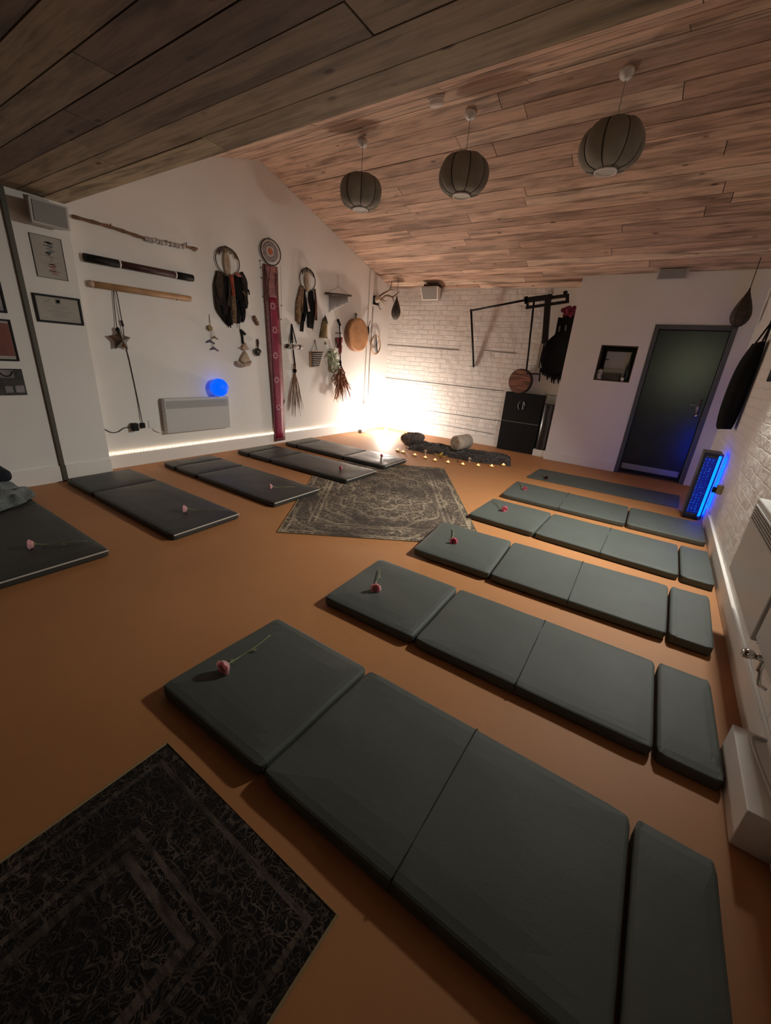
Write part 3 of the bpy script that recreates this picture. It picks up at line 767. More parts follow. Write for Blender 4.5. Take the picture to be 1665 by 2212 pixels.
# ------------------------------------------------------------------ corner lamp, LED strip
LP = Vector((0.50, 5.05, 0))
cl = thing('corner_lamp', 'glowing lamp on the floor in the corner of the white walls', 'lamp', LP)
MB().lathe([(0.075, 0), (0.078, 0.008), (0.070, 0.02), (0.022, 0.03), (0.018, 0.16)], LP, seg=24).build('base', 'white_plastic', cl, smooth=True)
bb = MB().ball(LP + Vector((0, 0, 0.235)), 0.066, 24).build('bulb', 'bulb_lit', cl, smooth=True)
fb = MB().box((0.15, 4.60, 0), (0.235, 4.76, 0.065)).build('speaker_box', 'grey_plastic', at=(0.19, 4.68, 0), bevel=0.015); tag(fb, 'small dark grey box on the floor in front of the glowing corner', 'box')
ls = thing('light_strip', 'strip of warm white lights along the top of the left skirting', 'light strip', (0.02, YP, 0.16))
MB().box((0.001, YP + 0.002, 0.1555), (0.012, 5.4, 0.1625)).build('tape', 'trim_white', ls)
ys = []; y = 0.30
while y < 5.35: ys.append(y); y += 0.034
q0 = Vector((0.016, ys[0], 0.171))
led0 = MB().ball(q0, 0.0085, 8).build('bulb', 'led', ls, smooth=True, at=q0)
for y in ys[1:100]:
    c = led0.copy(); COL.objects.link(c); c.location = led0.location + Vector((0, y - ys[0], 0))
mv = MB()
for y in ys[100:]: mv.ball((0.016, y, 0.171), 0.0085, 8)
sbl = mv.build('bulb_run', 'led', ls, smooth=True); sbl['kind'] = 'stuff'

# ------------------------------------------------------------------ tealights, fur, bolster
tl = None
CAND = [(1.55, 3.86), (1.683, 3.818), (1.918, 3.79), (2.114, 3.772), (2.296, 3.746), (2.491, 3.789), (2.701, 3.854), (2.891, 3.981), (3.05, 4.11), (3.15, 4.335)]
CL = ['tealight at the left end of the row, below the furry cushion', 'tealight second from the furry cushion, beside the first mushroom', 'tealight third from the furry cushion', 'tealight in front of the middle mushroom', 'tealight in front of the yellow leaves', 'tealight in front of the beige bolster', 'tealight just left of the last mushroom', 'tealight just right of the last mushroom', 'tealight second from the right end of the row', 'tealight at the right end of the row, against the fur']
for (x, y), lb in zip(CAND, CL):
    if tl is None:
        tl = thing('tealight', lb, 'candle', (x, y, 0), 'lit tealights before the fur throw')
        o_ = MB().lathe([(0.027, 0), (0.031, 0.003), (0.033, 0.020), (0.0315, 0.020), (0.0305, 0.012)], (x, y, 0), seg=20).build('cup', 'cup_metal', tl, smooth=True)
        MB().lathe([(0.0308, 0.012), (0.0308, 0.0175), (0.0005, 0.0185)], (x, y, 0), seg=20).build('wax', 'wax_glow', tl, smooth=True)
        MB().lathe([(0.0006, 0.018), (0.010, 0.022), (0.012, 0.027), (0.007, 0.034), (0.0006, 0.042)], (x, y, 0), seg=12).build('flame', 'flame', tl, smooth=True)
        t_ = tl
    else:
        t_ = copy_tree(tl); t_.location = (x, y, 0)
        t_['label'] = lb

def furry(mb, pts_n, count, ln, seed=1):
    rd = random.Random(seed)
    for _ in range(count):
        p, n = pts_n(rd)
        d = (n + Vector((rd.uniform(-.7, .7), rd.uniform(-.7, .7), rd.uniform(-.5, .4)))).normalized()
        s_ = d.orthogonal().normalized() * ln * 0.13
        mb.add([p - s_, p + s_, p + d * ln * rd.uniform(0.6, 1.2)], [(0, 1, 2)])
cent = poly([(1.52, 4.42, 0), (2.05, 4.47, 0), (2.6, 4.52, 0), (3.14, 4.70, 0)], 10)
def fz(u, v):
    p = cent[min(len(cent) - 1, int(u * (len(cent) - 1)))]; i = min(len(cent) - 2, int(u * (len(cent) - 1))); f_ = u * (len(cent) - 1) - i
    p = cent[i].lerp(cent[i + 1], f_); t_ = (cent[i + 1] - cent[i]).normalized(); s_ = Vector((-t_.y, t_.x, 0))
    wd = 0.34 + 0.05 * noise.noise(Vector((u * 6, 2, 0)))
    edge = max(0, 1 - abs(v) ** 4) * max(0.0, min(1, u * 14, (1 - u) * 14)) ** 0.5
    z = edge * (0.075 + 0.035 * noise.noise(Vector((u * 9, v * 2.5, 0))) + 0.015 * noise.noise(Vector((u * 30, v * 8, 4))))
    return p + s_ * (v * wd) + Vector((0, 0, 0.004 + max(0, z)))
mb = MB(); nu, nv = 70, 18
mb.add([fz(i / nu, -1 + 2 * j / nv) for i in range(nu + 1) for j in range(nv + 1)], [(i * (nv + 1) + j, (i + 1) * (nv + 1) + j, (i + 1) * (nv + 1) + j + 1, i * (nv + 1) + j + 1) for i in range(nu) for j in range(nv)])
furry(mb, lambda rd: (fz(rd.random(), rd.uniform(-.97, .97)), Vector((0, 0, 1))), 5000, 0.022, 3)
fo = mb.build('fur_throw', 'dark_fur', smooth=True, at=(2.3, 4.5, 0)); tag(fo, 'long dark fur throw on the floor behind the row of tealights', 'throw')
mb = MB(); cc = Vector((1.44, 4.50, 0.10))
mb.ball(cc, 1.0, 24, (0.20, 0.17, 0.10))
for i in range(len(mb.v)):
    p = mb.v[i]; k = 1 + 0.18 * noise.noise(p * 7); q = cc + (p - cc) * k; q.z = max(0.002, q.z + 0.28 * max(0, (q.x - cc.x)) ); mb.v[i] = q
def cpt(rd):
    n = Vector((rd.gauss(0, 1), rd.gauss(0, 1), rd.gauss(0, 1))).normalized()
    p = cc + Vector((n.x * 0.20, n.y * 0.17, n.z * 0.10)); p.z = max(0.01, p.z + 0.28 * max(0, p.x - cc.x)); return p, n
furry(mb, cpt, 2600, 0.030, 5)
co = mb.build('fur_cushion', 'grey_fur', smooth=True, at=(1.44, 4.50, 0)); tag(co, 'grey furry cushion at the left end of the fur throw', 'cushion')
bo = thing('bolster', 'rolled beige bolster lying across the fur throw', 'bolster', (2.40, 4.50, 0.09))
ba = Vector((2.33, 4.32, 0.205)); bd = Vector((0.06, 0.34, 0.0)).normalized()
MB().lathe([(0.0005, 0.0), (0.10, 0.004), (0.116, 0.02), (0.118, 0.18), (0.116, 0.34), (0.10, 0.356), (0.0005, 0.36)], ba, bd, 32).build('cushion', 'bolster_linen', bo, smooth=True)
e = MB(); sp = []
for i in range(60):
    a = i * 0.32; rr = 0.012 + 0.0155 * a / (2 * PI) * 1.9; x_ = bd.orthogonal().normalized(); y_ = bd.cross(x_)
    if rr > 0.1: break
    sp.append(ba - bd * 0.002 + (x_ * math.cos(a) + y_ * math.sin(a)) * rr)
e.tube(sp, 0.0035, 6).build('rolled_edge', 'beige', bo, smooth=True)

for (u, v, uu, vv, lab) in ((878.6, 974, 878.6, 966, 'tiny mushroom ornament between the first tealights and the fur'), (918, 982, 918, 971, 'tiny mushroom ornament behind the fourth tealight'), (1012.8, 999, 1013, 988, 'tiny mushroom ornament near the right end of the tealight row')):
    p = F(u, v, 0)
    mr = thing('mushroom_ornament', lab, 'ornament', p, 'mushroom ornaments among the tealights')
    MB().lathe([(0.013, 0), (0.010, 0.02), (0.008, 0.055)], p, seg=14).build('stem', 'bone', mr, smooth=True)
    MB().lathe([(0.008, 0.052), (0.026, 0.050), (0.027, 0.058), (0.020, 0.072), (0.008, 0.080), (0.0005, 0.081)], p, seg=18).build('cap', 'mushroom', mr, smooth=True)
p = F(951, 989, 0)
lv = MB()
for k in range(9):
    a = k * 2 * PI / 9 + 0.2; d = Vector((math.cos(a), math.sin(a), 0)); s_ = Vector((-d.y, d.x, 0)); L = 0.07 + 0.03 * (k % 3); c0 = p + Vector((0.045 * (k % 2) - 0.02, 0, 0.012))
    lift = 0.03 * (k % 3)
    lv.prism([c0, c0 + d * L * 0.4 + s_ * L * 0.2 + Vector((0, 0, lift * 0.6)), c0 + d * L + Vector((0, 0, lift)), c0 + d * L * 0.4 - s_ * L * 0.2 + Vector((0, 0, lift * 0.6))], (0, 0, -0.003))
lo = lv.build('dried_leaves', 'yellow_leaf', at=p); tag(lo, 'little spray of yellow leaves behind the fifth tealight', 'leaves')
p = F(988.5, 998, 0)
po = MB().ball(p + Vector((0, 0, 0.012)), 0.014, 12, (1.2, 1, 0.8)).build('pebble', 'brown_wood', smooth=True, at=p); tag(po, 'tiny dark pebble between two tealights in front of the fur', 'pebble')

# ------------------------------------------------------------------ blanket pile on the left mat
cs = MB().box((0.19, -1.12, 0.17), (0.52, -0.62, 0.27)).build('floor_cushion', 'navy', at=(0.35, -0.87, 0.17), bevel=0.04); tag(cs, 'dark navy cushion leaning on the crumpled blanket at the left edge', 'cushion')
mb = MB(); nu, nv = 60, 60; bc = Vector((0.60, -0.82, 0.066))
def bz(u, v):
    r_ = math.sqrt(u * u + v * v); k = max(0, 1 - r_ ** 3)
    n_ = noise.noise(Vector((u * 2.6 + 1, v * 2.6, 0))); f_ = math.sin((u * 6 + v * 4 + 2.2 * n_) * 2.0)
    return bc + Vector((u * 0.30 * (1 + 0.2 * n_), v * 0.27 * (1 + 0.2 * n_), 0.003 + k ** 0.6 * (0.085 + 0.045 * n_ + 0.022 * f_)))
mb.add([bz(-1 + 2 * i / nu, -1 + 2 * j / nv) if math.hypot(-1 + 2 * i / nu, -1 + 2 * j / nv) <= 1 else bz(*(Vector((-1 + 2 * i / nu, -1 + 2 * j / nv)).normalized())) for i in range(nu + 1) for j in range(nv + 1)],
       [(i * (nv + 1) + j, (i + 1) * (nv + 1) + j, (i + 1) * (nv + 1) + j + 1, i * (nv + 1) + j + 1) for i in range(nu) for j in range(nv)])
bk = mb.build('blanket', 'blanket', smooth=True, at=(0.60, -0.82, 0.066)); tag(bk, 'crumpled grey blanket on the mat at the left edge', 'blanket')

# ------------------------------------------------------------------ left wall: heater, globe, sockets, cables
def convector(label, x0, x1, y0, y1, z0, z1, face):
    """wall panel heater; face = +1 looks along +x, -1 along -x"""
    r = thing('convector_heater', label, 'heater', ((x0 + x1) / 2, (y0 + y1) / 2, z0))
    MB().box((x0, y0, z0), (x1, y1, z1)).build('case', 'white_metal', r, bevel=0.008)
    fx = x1 if face > 0 else x0
    gt = z1 - 0.025; gb = z1 - 0.115
    gm = MB(); n = 6
    for i in range(n):
        za = gb + (gt - gb) * i / n
        xa, xb = sorted((fx + face * 0.001, fx + face * 0.008))
        gm.box((xa, y0 + 0.02, za), (xb, y1 - 0.03, za + 0.009))
    gm.build('grille', 'grille_grey', r)
    return r
convector('white panel heater on the left wall under the blue globe', 0.02, 0.10, 0.955, 1.825, 0.350, 0.755, 1)
gl = thing('globe_lamp', 'glowing blue ball on top of the left wall heater', 'lamp', (0.085, 1.685, 0.755))
MB().ball((0.112, 1.685, 0.874), 0.112, 28).build('globe', 'blue_globe', gl, smooth=True)
MB().lathe([(0.045, 0.0), (0.045, 0.012), (0.03, 0.018)], (0.085, 1.685, 0.755), seg=20).build('base', 'white_plastic', gl)
def socket(label, y0, y1, z0, z1, gangs):
    r = thing('wall_socket', label, 'socket', (0, (y0 + y1) / 2, z0))
    MB().box((0, y0, z0), (0.012, y1, z1)).build('plate', 'white_plastic', r, bevel=0.003)
    for k in range(gangs):
        yc = y0 + (y1 - y0) * (k + 0.5) / gangs
        MB().box((0.012, yc - 0.012, z1 - 0.022), (0.016, yc + 0.012, z1 - 0.012)).build('switch', 'white_plastic', r)
    return r
a = G(285, 925, 0.012); b = G(315, 922, 0.012); zc = (a.z + b.z) / 2 + 0.02
socket('double socket with two black plugs left of the heater', a.y, b.y, zc - 0.045, zc + 0.045, 2)
q = G(330, 916, 0.012)
socket('single white socket just left of the heater', q.y - 0.045, q.y + 0.045, q.z - 0.045, q.z + 0.045, 1)
p1 = G(292, 922, 0.05)
pa = thing('power_adapter', 'bulky black plug-in adapter, left plug in the double socket', 'adapter', (0.012, p1.y, p1.z))
MB().box((0.013, p1.y - 0.035, p1.z - 0.045), (0.075, p1.y + 0.03, p1.z + 0.04)).build('body', 'black', pa, bevel=0.008)
MB().tube(poly([(0.05, p1.y - 0.03, p1.z), G(270, 924, 0.03), G(255, 933, 0.02), G(240, 934, 0.012), G(226, 927, 0.012)], 5), 0.004).build('cable', 'black', pa, smooth=True)
p2 = G(309, 919, 0.04)
pb = thing('plug', 'small black plug, right plug in the double socket', 'plug', (0.012, p2.y, p2.z))
MB().box((0.013, p2.y - 0.022, p2.z - 0.03), (0.05, p2.y + 0.022, p2.z + 0.028)).build('body', 'black', pb, bevel=0.006)
hc = MB().tube(poly([(0.03, q.y, q.z - 0.05), G(334, 929, 0.02), G(345, 934, 0.02), G(358, 931, 0.03)], 5), 0.005).build('heater_cable', 'white_plastic', smooth=True, at=(0.02, q.y, q.z - 0.1)); tag(hc, 'white flex running from the single socket to the heater', 'cable')

# star lantern on a cord
hk = G(245, 627, 0.02)
sr = thing('star_lantern', 'silver star lantern hanging on a looped black cord under the wooden flute', 'lantern', hk)
MB().tube(poly([G(253, 712, 0.03), G(249, 680, 0.02), G(245, 627, 0.02), G(252, 633, 0.025), G(258, 665, 0.03), G(265, 705, 0.03), G(271, 745, 0.012), G(280, 782, 0.01), G(297, 862, 0.01), G(308, 916, 0.03)], 5), 0.0042).build('cord', 'black', sr, smooth=True)
MB().tube([G(262, 692, 0.03), G(266, 705, 0.03)], 0.011).build('switch', 'black', sr)
MB().lathe([(0.02, 0), (0.02, 0.03), (0.008, 0.045)], G(255, 717, 0.05), seg=14).build('holder', 'black', sr)
c0 = G(260, 735, 0.055); star = MB(); rim_ = []
for k in range(10):
    a = PI / 2 + k * PI / 5; rr = 0.110 if k % 2 == 0 else 0.062
    rim_.append(c0 + Vector((0, rr * math.cos(a), rr * math.sin(a))))
star.add(rim_ + [c0 + Vector((0.055, 0, 0)), c0 - Vector((0.055, 0, 0))], [(k, (k + 1) % 10, 10) for k in range(10)] + [((k + 1) % 10, k, 11) for k in range(10)])
star.build('star', 'silver', sr)

# three horizontal sticks
def peg(mb, p): mb.tube([(0.0, p.y, p.z), (p.x, p.y, p.z)], 0.004)
bs = thing('branch_staff', 'knobbly wooden staff with a wrapped end, top of the three wall sticks', 'staff', G(290, 505))
pts = [G(155.4, 467, 0.03), G(200, 479, 0.03), G(238, 490, 0.03), G(275, 502, 0.03), G(311, 514, 0.03), G(350, 522, 0.03), G(392, 531, 0.03), G(425.7, 538, 0.03)]
MB().tube(poly(pts, 4), [0.014 + 0.003 * math.sin(i * 1.9) for i in range(29)], 10).build('shaft', 'brown_wood', bs, smooth=True)
wp = MB()
wl = poly([G(314, 516, 0.03), G(350, 523, 0.03), G(396, 533, 0.03)], 14)
for i, p in enumerate(wl):
    rr = 0.021 + 0.006 * math.sin(i * 2.3); wp.ball(p + Vector((0, 0, 0.004 * math.sin(i * 3))), rr, 8, (1, 0.8, 1))
wp.build('wrapping', 'floral', bs, smooth=True)['label'] = 'pale beaded wrapping'
for l_, r_ in (([G(238, 490, 0.03), G(239, 483, 0.035)], 0.006), ([G(402, 533, 0.03), G(402, 524, 0.03)], 0.006), ([G(422, 537, 0.03), G(421, 543, 0.03)], 0.008)):
    MB().tube(l_, r_).build('twig_stub', 'brown_wood', bs)
dg = thing('rain_stick', 'black tube with a maroon middle, second of the three wall sticks', 'stick', G(300, 578))
a, b = G(181.5, 555.5, 0.04), G(416, 601, 0.04)
MB().tube([a.lerp(b, 0.28), a.lerp(b, 0.81)], 0.033, 20).build('sleeve', 'maroon', dg, smooth=True)
for s0, s1 in ((0, 0.28), (0.81, 1.0)): MB().tube([a.lerp(b, s0), a.lerp(b, s1)], 0.036, 20).build('end', 'black', dg, smooth=True)
for s0 in (0.28, 0.81): MB().tube([a.lerp(b, s0 - 0.006), a.lerp(b, s0 + 0.006)], 0.037, 20).build('band', 'white_plastic', dg, smooth=True)
fl = thing('wooden_flute', 'plain pale wooden tube, lowest of the three wall sticks', 'flute', G(300, 628))
a, b = G(193, 612.4, 0.035), G(411, 645.5, 0.035)
MB().tube([a, b], 0.030, 20).build('tube', 'pale_wood', fl, smooth=True)
MB().tube([a - (b - a).normalized() * 0.004, a.lerp(b, 0.028)], 0.031, 20).build('cap', 'fleece', fl, smooth=True)
MB().ball(G(381, 648, 0.06), 0.006, 8).build('hole', 'black', fl)

# ------------------------------------------------------------------ hoops with cloth
NX = Vector((1, 0, 0))
def ring_pts(c, ry, rz, n=40): return [Vector((c.x, c.y + ry * math.cos(2 * PI * k / n), c.z + rz * math.sin(2 * PI * k / n))) for k in range(n)]
def cloth(parent, name, m_, pix, w, x, wave=0.006, n=4, label=None):
    pts = poly([G(u, v, x) for u, v in pix], n)
    sc_ = []
    k = len(pts)
    ws = w if isinstance(w, (list, tuple)) else [w, w]
    for i in range(k):
        t_ = i / (k - 1) * (len(ws) - 1); j = min(len(ws) - 2, int(t_)); sc_.append(ws[j] * (1 - (t_ - j)) + ws[j + 1] * (t_ - j))
    o_ = MB().strip(pts, sc_, NX, 0.005, wave, 4).build(name, m_, parent, smooth=True)
    if label: o_['label'] = label
    return o_
d1 = thing('dream_catcher', 'large hoop with dark, brown and orange cloth strips, left of the magenta banner', 'dream catcher', G(491, 533), 'cloth hung hoops')
c1 = Vector((0.03, 1.985, 2.356))
MB().tube(ring_pts(c1, 0.168, 0.150), 0.006, 8, closed=True).build('hoop', 'leather_brown', d1, smooth=True)
MB().tube([(0, c1.y, c1.z + 0.165), (0.03, c1.y, c1.z + 0.15)], 0.006).build('hook', 'leather_brown', d1)
cloth(d1, 'fur_tail', 'beige', [(489, 540), (490, 562), (492, 592)], [0.05, 0.085, 0.10, 0.06], 0.035, label='pale fur tail inside the hoop')
bd_ = MB()
for k in range(13):
    a = PI * (0.18 + 0.62 * k / 12)
    q = c1 + Vector((0.008, 0.160 * math.cos(a), 0.142 * math.sin(a))); bd_.m = 0 if k > 8 else 1
    bd_.tube([q, q + Vector((0, 0.004, -0.035 - 0.012 * (k % 3)))], [0.009, 0.005], 7)
bd_.build('bead_tassel', ['maroon', 'leopard_fabric'], d1, smooth=True)
cloth(d1, 'cloth_strip', 'umber_fabric', [(476, 588), (474, 620), (478, 665), (488, 690)], [0.10, 0.17, 0.17, 0.07], 0.022)
cloth(d1, 'cloth_strip', 'black_soft', [(487, 595), (486, 640), (488, 680), (496, 704)], [0.08, 0.22, 0.18, 0.05], 0.018)
cloth(d1, 'cloth_strip', 'black_soft', [(511, 595), (516, 640), (520, 680), (517, 692)], [0.10, 0.20, 0.14, 0.10], 0.018)
cloth(d1, 'cloth_strip', 'black_soft', [(508, 640), (512, 680), (515, 699)], [0.14, 0.15, 0.06], 0.024)
cloth(d1, 'cloth_strip', 'brown_fabric', [(474, 586), (473, 615), (476, 645)], [0.07, 0.11, 0.05], 0.034)
cloth(d1, 'cloth_strip', 'umber_fabric', [(520, 588), (528, 610), (531, 640), (529, 662)], [0.05, 0.09, 0.06, 0.08], 0.03)
cloth(d1, 'cloth_strip', 'leopard_fabric', [(503, 635), (505, 665), (506, 698)], [0.05, 0.075, 0.07], 0.042, label='leopard patterned strip')
cloth(d1, 'cloth_strip', 'rust_fabric', [(499.5, 593), (502, 615), (504.5, 640)], [0.05, 0.055, 0.045], 0.048, label='rust orange strip')
cloth(d1, 'cloth_strip', 'rose_fabric', [(508, 591), (515, 594), (521, 597)], [0.03, 0.045, 0.02], 0.036, label='dusty pink scrap')
for m_, l_, w_ in (('black_soft', [(480, 660), (481, 676), (484, 690)], [0.06, 0.05, 0.02]), ('black_soft', [(491, 680), (494, 695), (498, 708)], [0.05, 0.05, 0.015]), ('umber_fabric', [(499, 670), (500, 688), (501, 702)], [0.05, 0.045, 0.03]),
                   ('black_soft', [(522, 650), (524, 668), (525, 683)], [0.07, 0.06, 0.03]), ('umber_fabric', [(529, 640), (532, 655), (532, 667)], [0.05, 0.05, 0.03]), ('leopard_fabric', [(525, 628), (530, 640), (533, 648)], [0.03, 0.05, 0.02]), ('brown_fabric', [(494, 600), (496, 630), (493, 662)], [0.03, 0.04, 0.05])):
    cloth(d1, 'cloth_strip', m_, l_, w_, 0.026 + 0.02 * random.random(), 0.008)
cloth(d1, 'leaf', 'umber_fabric', [(531, 622), (536, 628), (538, 637)], [0.01, 0.035, 0.01], 0.03)
for u0, v0, u1, v1 in ((512, 690, 513, 708), (517, 690, 517.5, 711)): MB().tube([G(u0, v0, 0.02), G(u1, v1, 0.015)], 0.003).build('cord', 'black', d1)

bn = thing('banner_dream_catcher', 'mandala hoop with a long magenta banner hanging to the floor', 'wall hanging', G(584, 515))
c2 = Vector((0.03, 2.665, 2.600))
MB().tube(ring_pts(c2, 0.172, 0.150), 0.007, 8, closed=True).build('hoop', 'leather_brown', bn, smooth=True)
md_ = MB()
for k, (r0, r1, mi) in enumerate(((0.0, 0.28, 2), (0.28, 0.50, 1), (0.50, 0.62, 0), (0.62, 0.72, 1), (0.72, 0.84, 0), (0.84, 0.96, 1))):
    md_.m = mi; n = 40; c_ = c2 + Vector((0.0, -0.012, 0.006)); b0 = len(md_.v)
    for rr in (max(r0, 0.01), r1):
        for i in range(n):
            a = 2 * PI * i / n; kk = 1 + (0.05 * math.cos(a * 8) if mi == 2 or k == 3 else 0)
            md_.v.append(c_ + Vector((0.004 * (6 - k) / 6, 0.150 * rr * kk * math.cos(a), 0.132 * rr * kk * math.sin(a))))
    for i in range(n):
        j = (i + 1) % n; md_.f.append([b0 + i, b0 + j, b0 + n + j, b0 + n + i]); md_.mi.append(mi)
md_.build('mandala', ['mandala_grey', 'mandala_pale', 'mandala_orange'], bn)
MB().tube([(0.0, c2.y, c2.z + 0.17), (0.03, c2.y, c2.z + 0.15)], 0.005).build('hook', 'leather_brown', bn)
ban = [(584, 573), (587, 645), (594, 760), (601, 860), (604.5, 952)]
cloth(bn, 'banner', 'sari_border', ban, [0.24, 0.25, 0.25, 0.25, 0.22], 0.030, 0.003, 8)
cloth(bn, 'lace_panel', 'lace', [(583, 574), (586, 610), (588, 643)], [0.17, 0.15, 0.13], 0.038, 0.004, 6, 'beaded lace panel under the hoop')
cloth(bn, 'silk_panel', 'magenta_silk', [(589, 643), (594.5, 740), (600, 840), (604.3, 946)], [0.135, 0.145, 0.155, 0.150], 0.039, 0.002, 8, 'magenta silk panel')
for u0, v0, u1, v1 in ((571.5, 575, 577.5, 650), (584, 575, 580, 614), (573, 580, 580, 614), (598, 590, 602, 690), (594.5, 590, 596.5, 640)):
    MB().tube([G(u0, v0, 0.046), G(u1, v1, 0.046)], 0.004, 6).build('cord', 'maroon', bn)
for u, v in ((589.3, 661), (593.6, 713), (594.8, 768), (597.5, 821), (601.6, 880)):
    c_ = G(u, v, 0.0475); mt = MB()
    for k in range(8):
        a = k * PI / 4; d = Vector((0, math.cos(a), math.sin(a))); s_ = Vector((0, -d.z, d.y)); q = c_ + d * 0.034
        mt.add([q - d * 0.016, q + s_ * 0.010, q + d * 0.022, q - s_ * 0.010], [(0, 1, 2, 3)])
    mo = mt.build('motif', 'white_motif', bn); md = mo.modifiers.new('t', 'SOLIDIFY'); md.thickness = 0.002
for u0, lst in ((563.5, [(562, 563), (563.5, 578), (565, 600), (568, 641), (571, 649)]), (606, [(606, 575), (607, 610), (607.5, 630), (608, 660), (607, 690)])):
    sb = MB().tube([G(u, v, 0.012) for u, v in lst], 0.0018, 6)
    for u, v in lst[0 if u0 < 600 else 3:]: sb.ball(G(u, v, 0.014), 0.011, 8)
    sb.build('bead_string', 'grey_thread', bn, smooth=True)

d2 = thing('dream_catcher', 'smaller hoop with tan and black cloth strips, right of the magenta banner', 'dream catcher', G(664, 578), 'cloth hung hoops')
c3 = Vector((0.03, 3.356, 2.395))
MB().tube(ring_pts(c3, 0.162, 0.150), 0.006, 8, closed=True).build('hoop', 'black', d2, smooth=True)
MB().tube([(0, c3.y, c3.z + 0.165), (0.03, c3.y, c3.z + 0.15)], 0.006).build('hook', 'leather_brown', d2)
cloth(d2, 'fur_tail', 'beige', [(662.5, 582), (663, 605), (665, 629)], [0.04, 0.09, 0.09, 0.05], 0.035, label='pale fur tail inside the hoop')
bd_ = MB()
for k in range(7):
    a = PI * (0.25 + 0.5 * k / 6); q = c3 + Vector((0.008, 0.155 * math.cos(a), 0.143 * math.sin(a))); bd_.m = k % 2
    bd_.tube([q, q + Vector((0, 0.003, -0.05))], [0.012, 0.006], 7)
bd_.build('bead_tassel', ['leather_brown', 'leopard_fabric'], d2, smooth=True)
cloth(d2, 'cloth_strip', 'black_soft', [(657, 625), (654, 665), (651, 716)], [0.06, 0.11, 0.06], 0.016)
cloth(d2, 'cloth_strip', 'black_soft', [(672, 627), (672, 665), (670, 709)], [0.09, 0.17, 0.12], 0.02)
cloth(d2, 'cloth_strip', 'tan_fabric', [(652, 617), (647, 655), (643, 695)], [0.06, 0.13, 0.10], 0.03, label='tan patterned strip')
cloth(d2, 'cloth_strip', 'white_cloth', [(661, 636), (664, 655), (667, 673)], [0.02, 0.035, 0.04], 0.04, label='short white strip')
cloth(d2, 'cloth_strip', 'maroon', [(679, 624), (681.5, 655), (683, 692)], [0.05, 0.045, 0.03], 0.028, label='dark red strip')
for m_, l_, w_ in (('tan_fabric', [(646, 680), (645, 692), (647, 702)], [0.08, 0.06, 0.02]), ('black_soft', [(660, 640), (659, 670), (657, 694)], [0.05, 0.06, 0.03]), ('brown_fabric', [(655, 625), (654, 650), (652, 675)], [0.04, 0.06, 0.05]), ('rose_fabric', [(681, 650), (682, 672), (681, 686)], [0.02, 0.025, 0.015])):
    cloth(d2, 'cloth_strip', m_, l_, w_, 0.026 + 0.02 * random.random(), 0.008)
for u0, v0, u1, v1 in ((663, 694, 663.5, 705), (675, 700, 676, 715)): MB().tube([G(u0, v0, 0.02), G(u1, v1, 0.015)], 0.004).build('cord', 'leather_brown', d2)

# ------------------------------------------------------------------ small hangings on the left wall
def hang(name, label, cat, u, v, group=None): return thing(name, label, cat, G(u, v, 0.01), group)
r = hang('charm_mobile', 'thread mobile with small purple dolphin charms, above and left of the blue globe', 'mobile', 452, 679)
MB().tube([G(452, 679, 0.01), G(453, 704, 0.02)], 0.002).tube([G(452, 679, 0.01), G(460, 752, 0.02)], 0.003).tube([G(458, 705, 0.02), G(463, 728, 0.02)], 0.002).tube([G(454, 712, 0.02), G(455, 736, 0.02)], 0.002).build('thread', 'grey_thread', r)
MB().lathe([(0.0005, -0.012), (0.034, -0.01), (0.034, 0.01), (0.0005, 0.012)], G(453, 708.6, 0.03), (1, 0.3, 0.2), 18).build('disc', 'straw', r)
for u, v, m_, s_ in ((453.5, 737.5, 'purple_charm', 1.0), (462, 753, 'purple_charm', 1.0), (463.5, 729, 'straw', 0.75)):
    c_ = G(u, v, 0.02); dm = MB(); L = 0.055 * s_
    dm.tube([c_ + Vector((0, L * t_, L * (-0.35 * t_ * t_ + (0.1 if abs(t_) < .3 else 0)))) for t_ in (-1, -0.5, 0, 0.5, 0.8, 1.1)], [0.003, 0.011 * s_, 0.014 * s_, 0.009 * s_, 0.004, 0.011 * s_], 8)
    dm.prism([c_ + Vector((-0.002, -0.01, 0.01)), c_ + Vector((-0.002, 0.012, 0.01)), c_ + Vector((-0.002, 0.008, 0.028 * s_))], (0.004, 0, 0))
    dm.build('charm', m_, r, smooth=True)
MB().ball(G(461.5, 740, 0.02), 0.010, 10).build('bead', 'chrome', r, smooth=True)
r = hang('felt_figure', 'felt bell figure on a black strap below the large hoop', 'ornament', 519, 711)
MB().strip(poly([G(519, 711, 0.015), G(522.5, 725, 0.015), G(524.5, 742, 0.02)], 4), 0.028, NX, 0.008).strip([G(522, 715, 0.018), G(530, 723, 0.018)], 0.03, NX, 0.006).build('strap', 'black_soft', r)
up = [(526, 739), (531, 750), (533.5, 755), (524, 757), (518, 753), (520, 748)]
MB().prism([G(u, v, 0.012) for u, v in up], (0.05, 0, 0)).build('upper_body', 'fleece', r, bevel=0.012)
MB().tube(poly([G(533, 755, 0.03), G(536.5, 753, 0.03)], 3), 0.009).tube(poly([G(519, 752, 0.03), G(516, 751, 0.03)], 3), 0.009).build('arm', 'fleece', r, smooth=True)
MB().prism([G(u, v, 0.014) for u, v in ((526, 757), (531, 765), (537, 779), (524, 784), (515, 779), (520, 768))], (0.05, 0, 0)).build('lower_body', 'beige', r, bevel=0.01)
MB().tube(poly([G(510, 780, 0.03), G(513, 786, 0.04), G(521, 789, 0.05), G(531, 788, 0.05), G(539, 785, 0.04), G(541, 779, 0.03)], 4), [0.014, 0.018, 0.024, 0.027, 0.028, 0.028, 0.028, 0.028, 0.028, 0.028, 0.028, 0.028, 0.028, 0.028, 0.028, 0.026, 0.024, 0.022, 0.02, 0.018, 0.014], 10).build('brim', 'fleece', r, smooth=True)
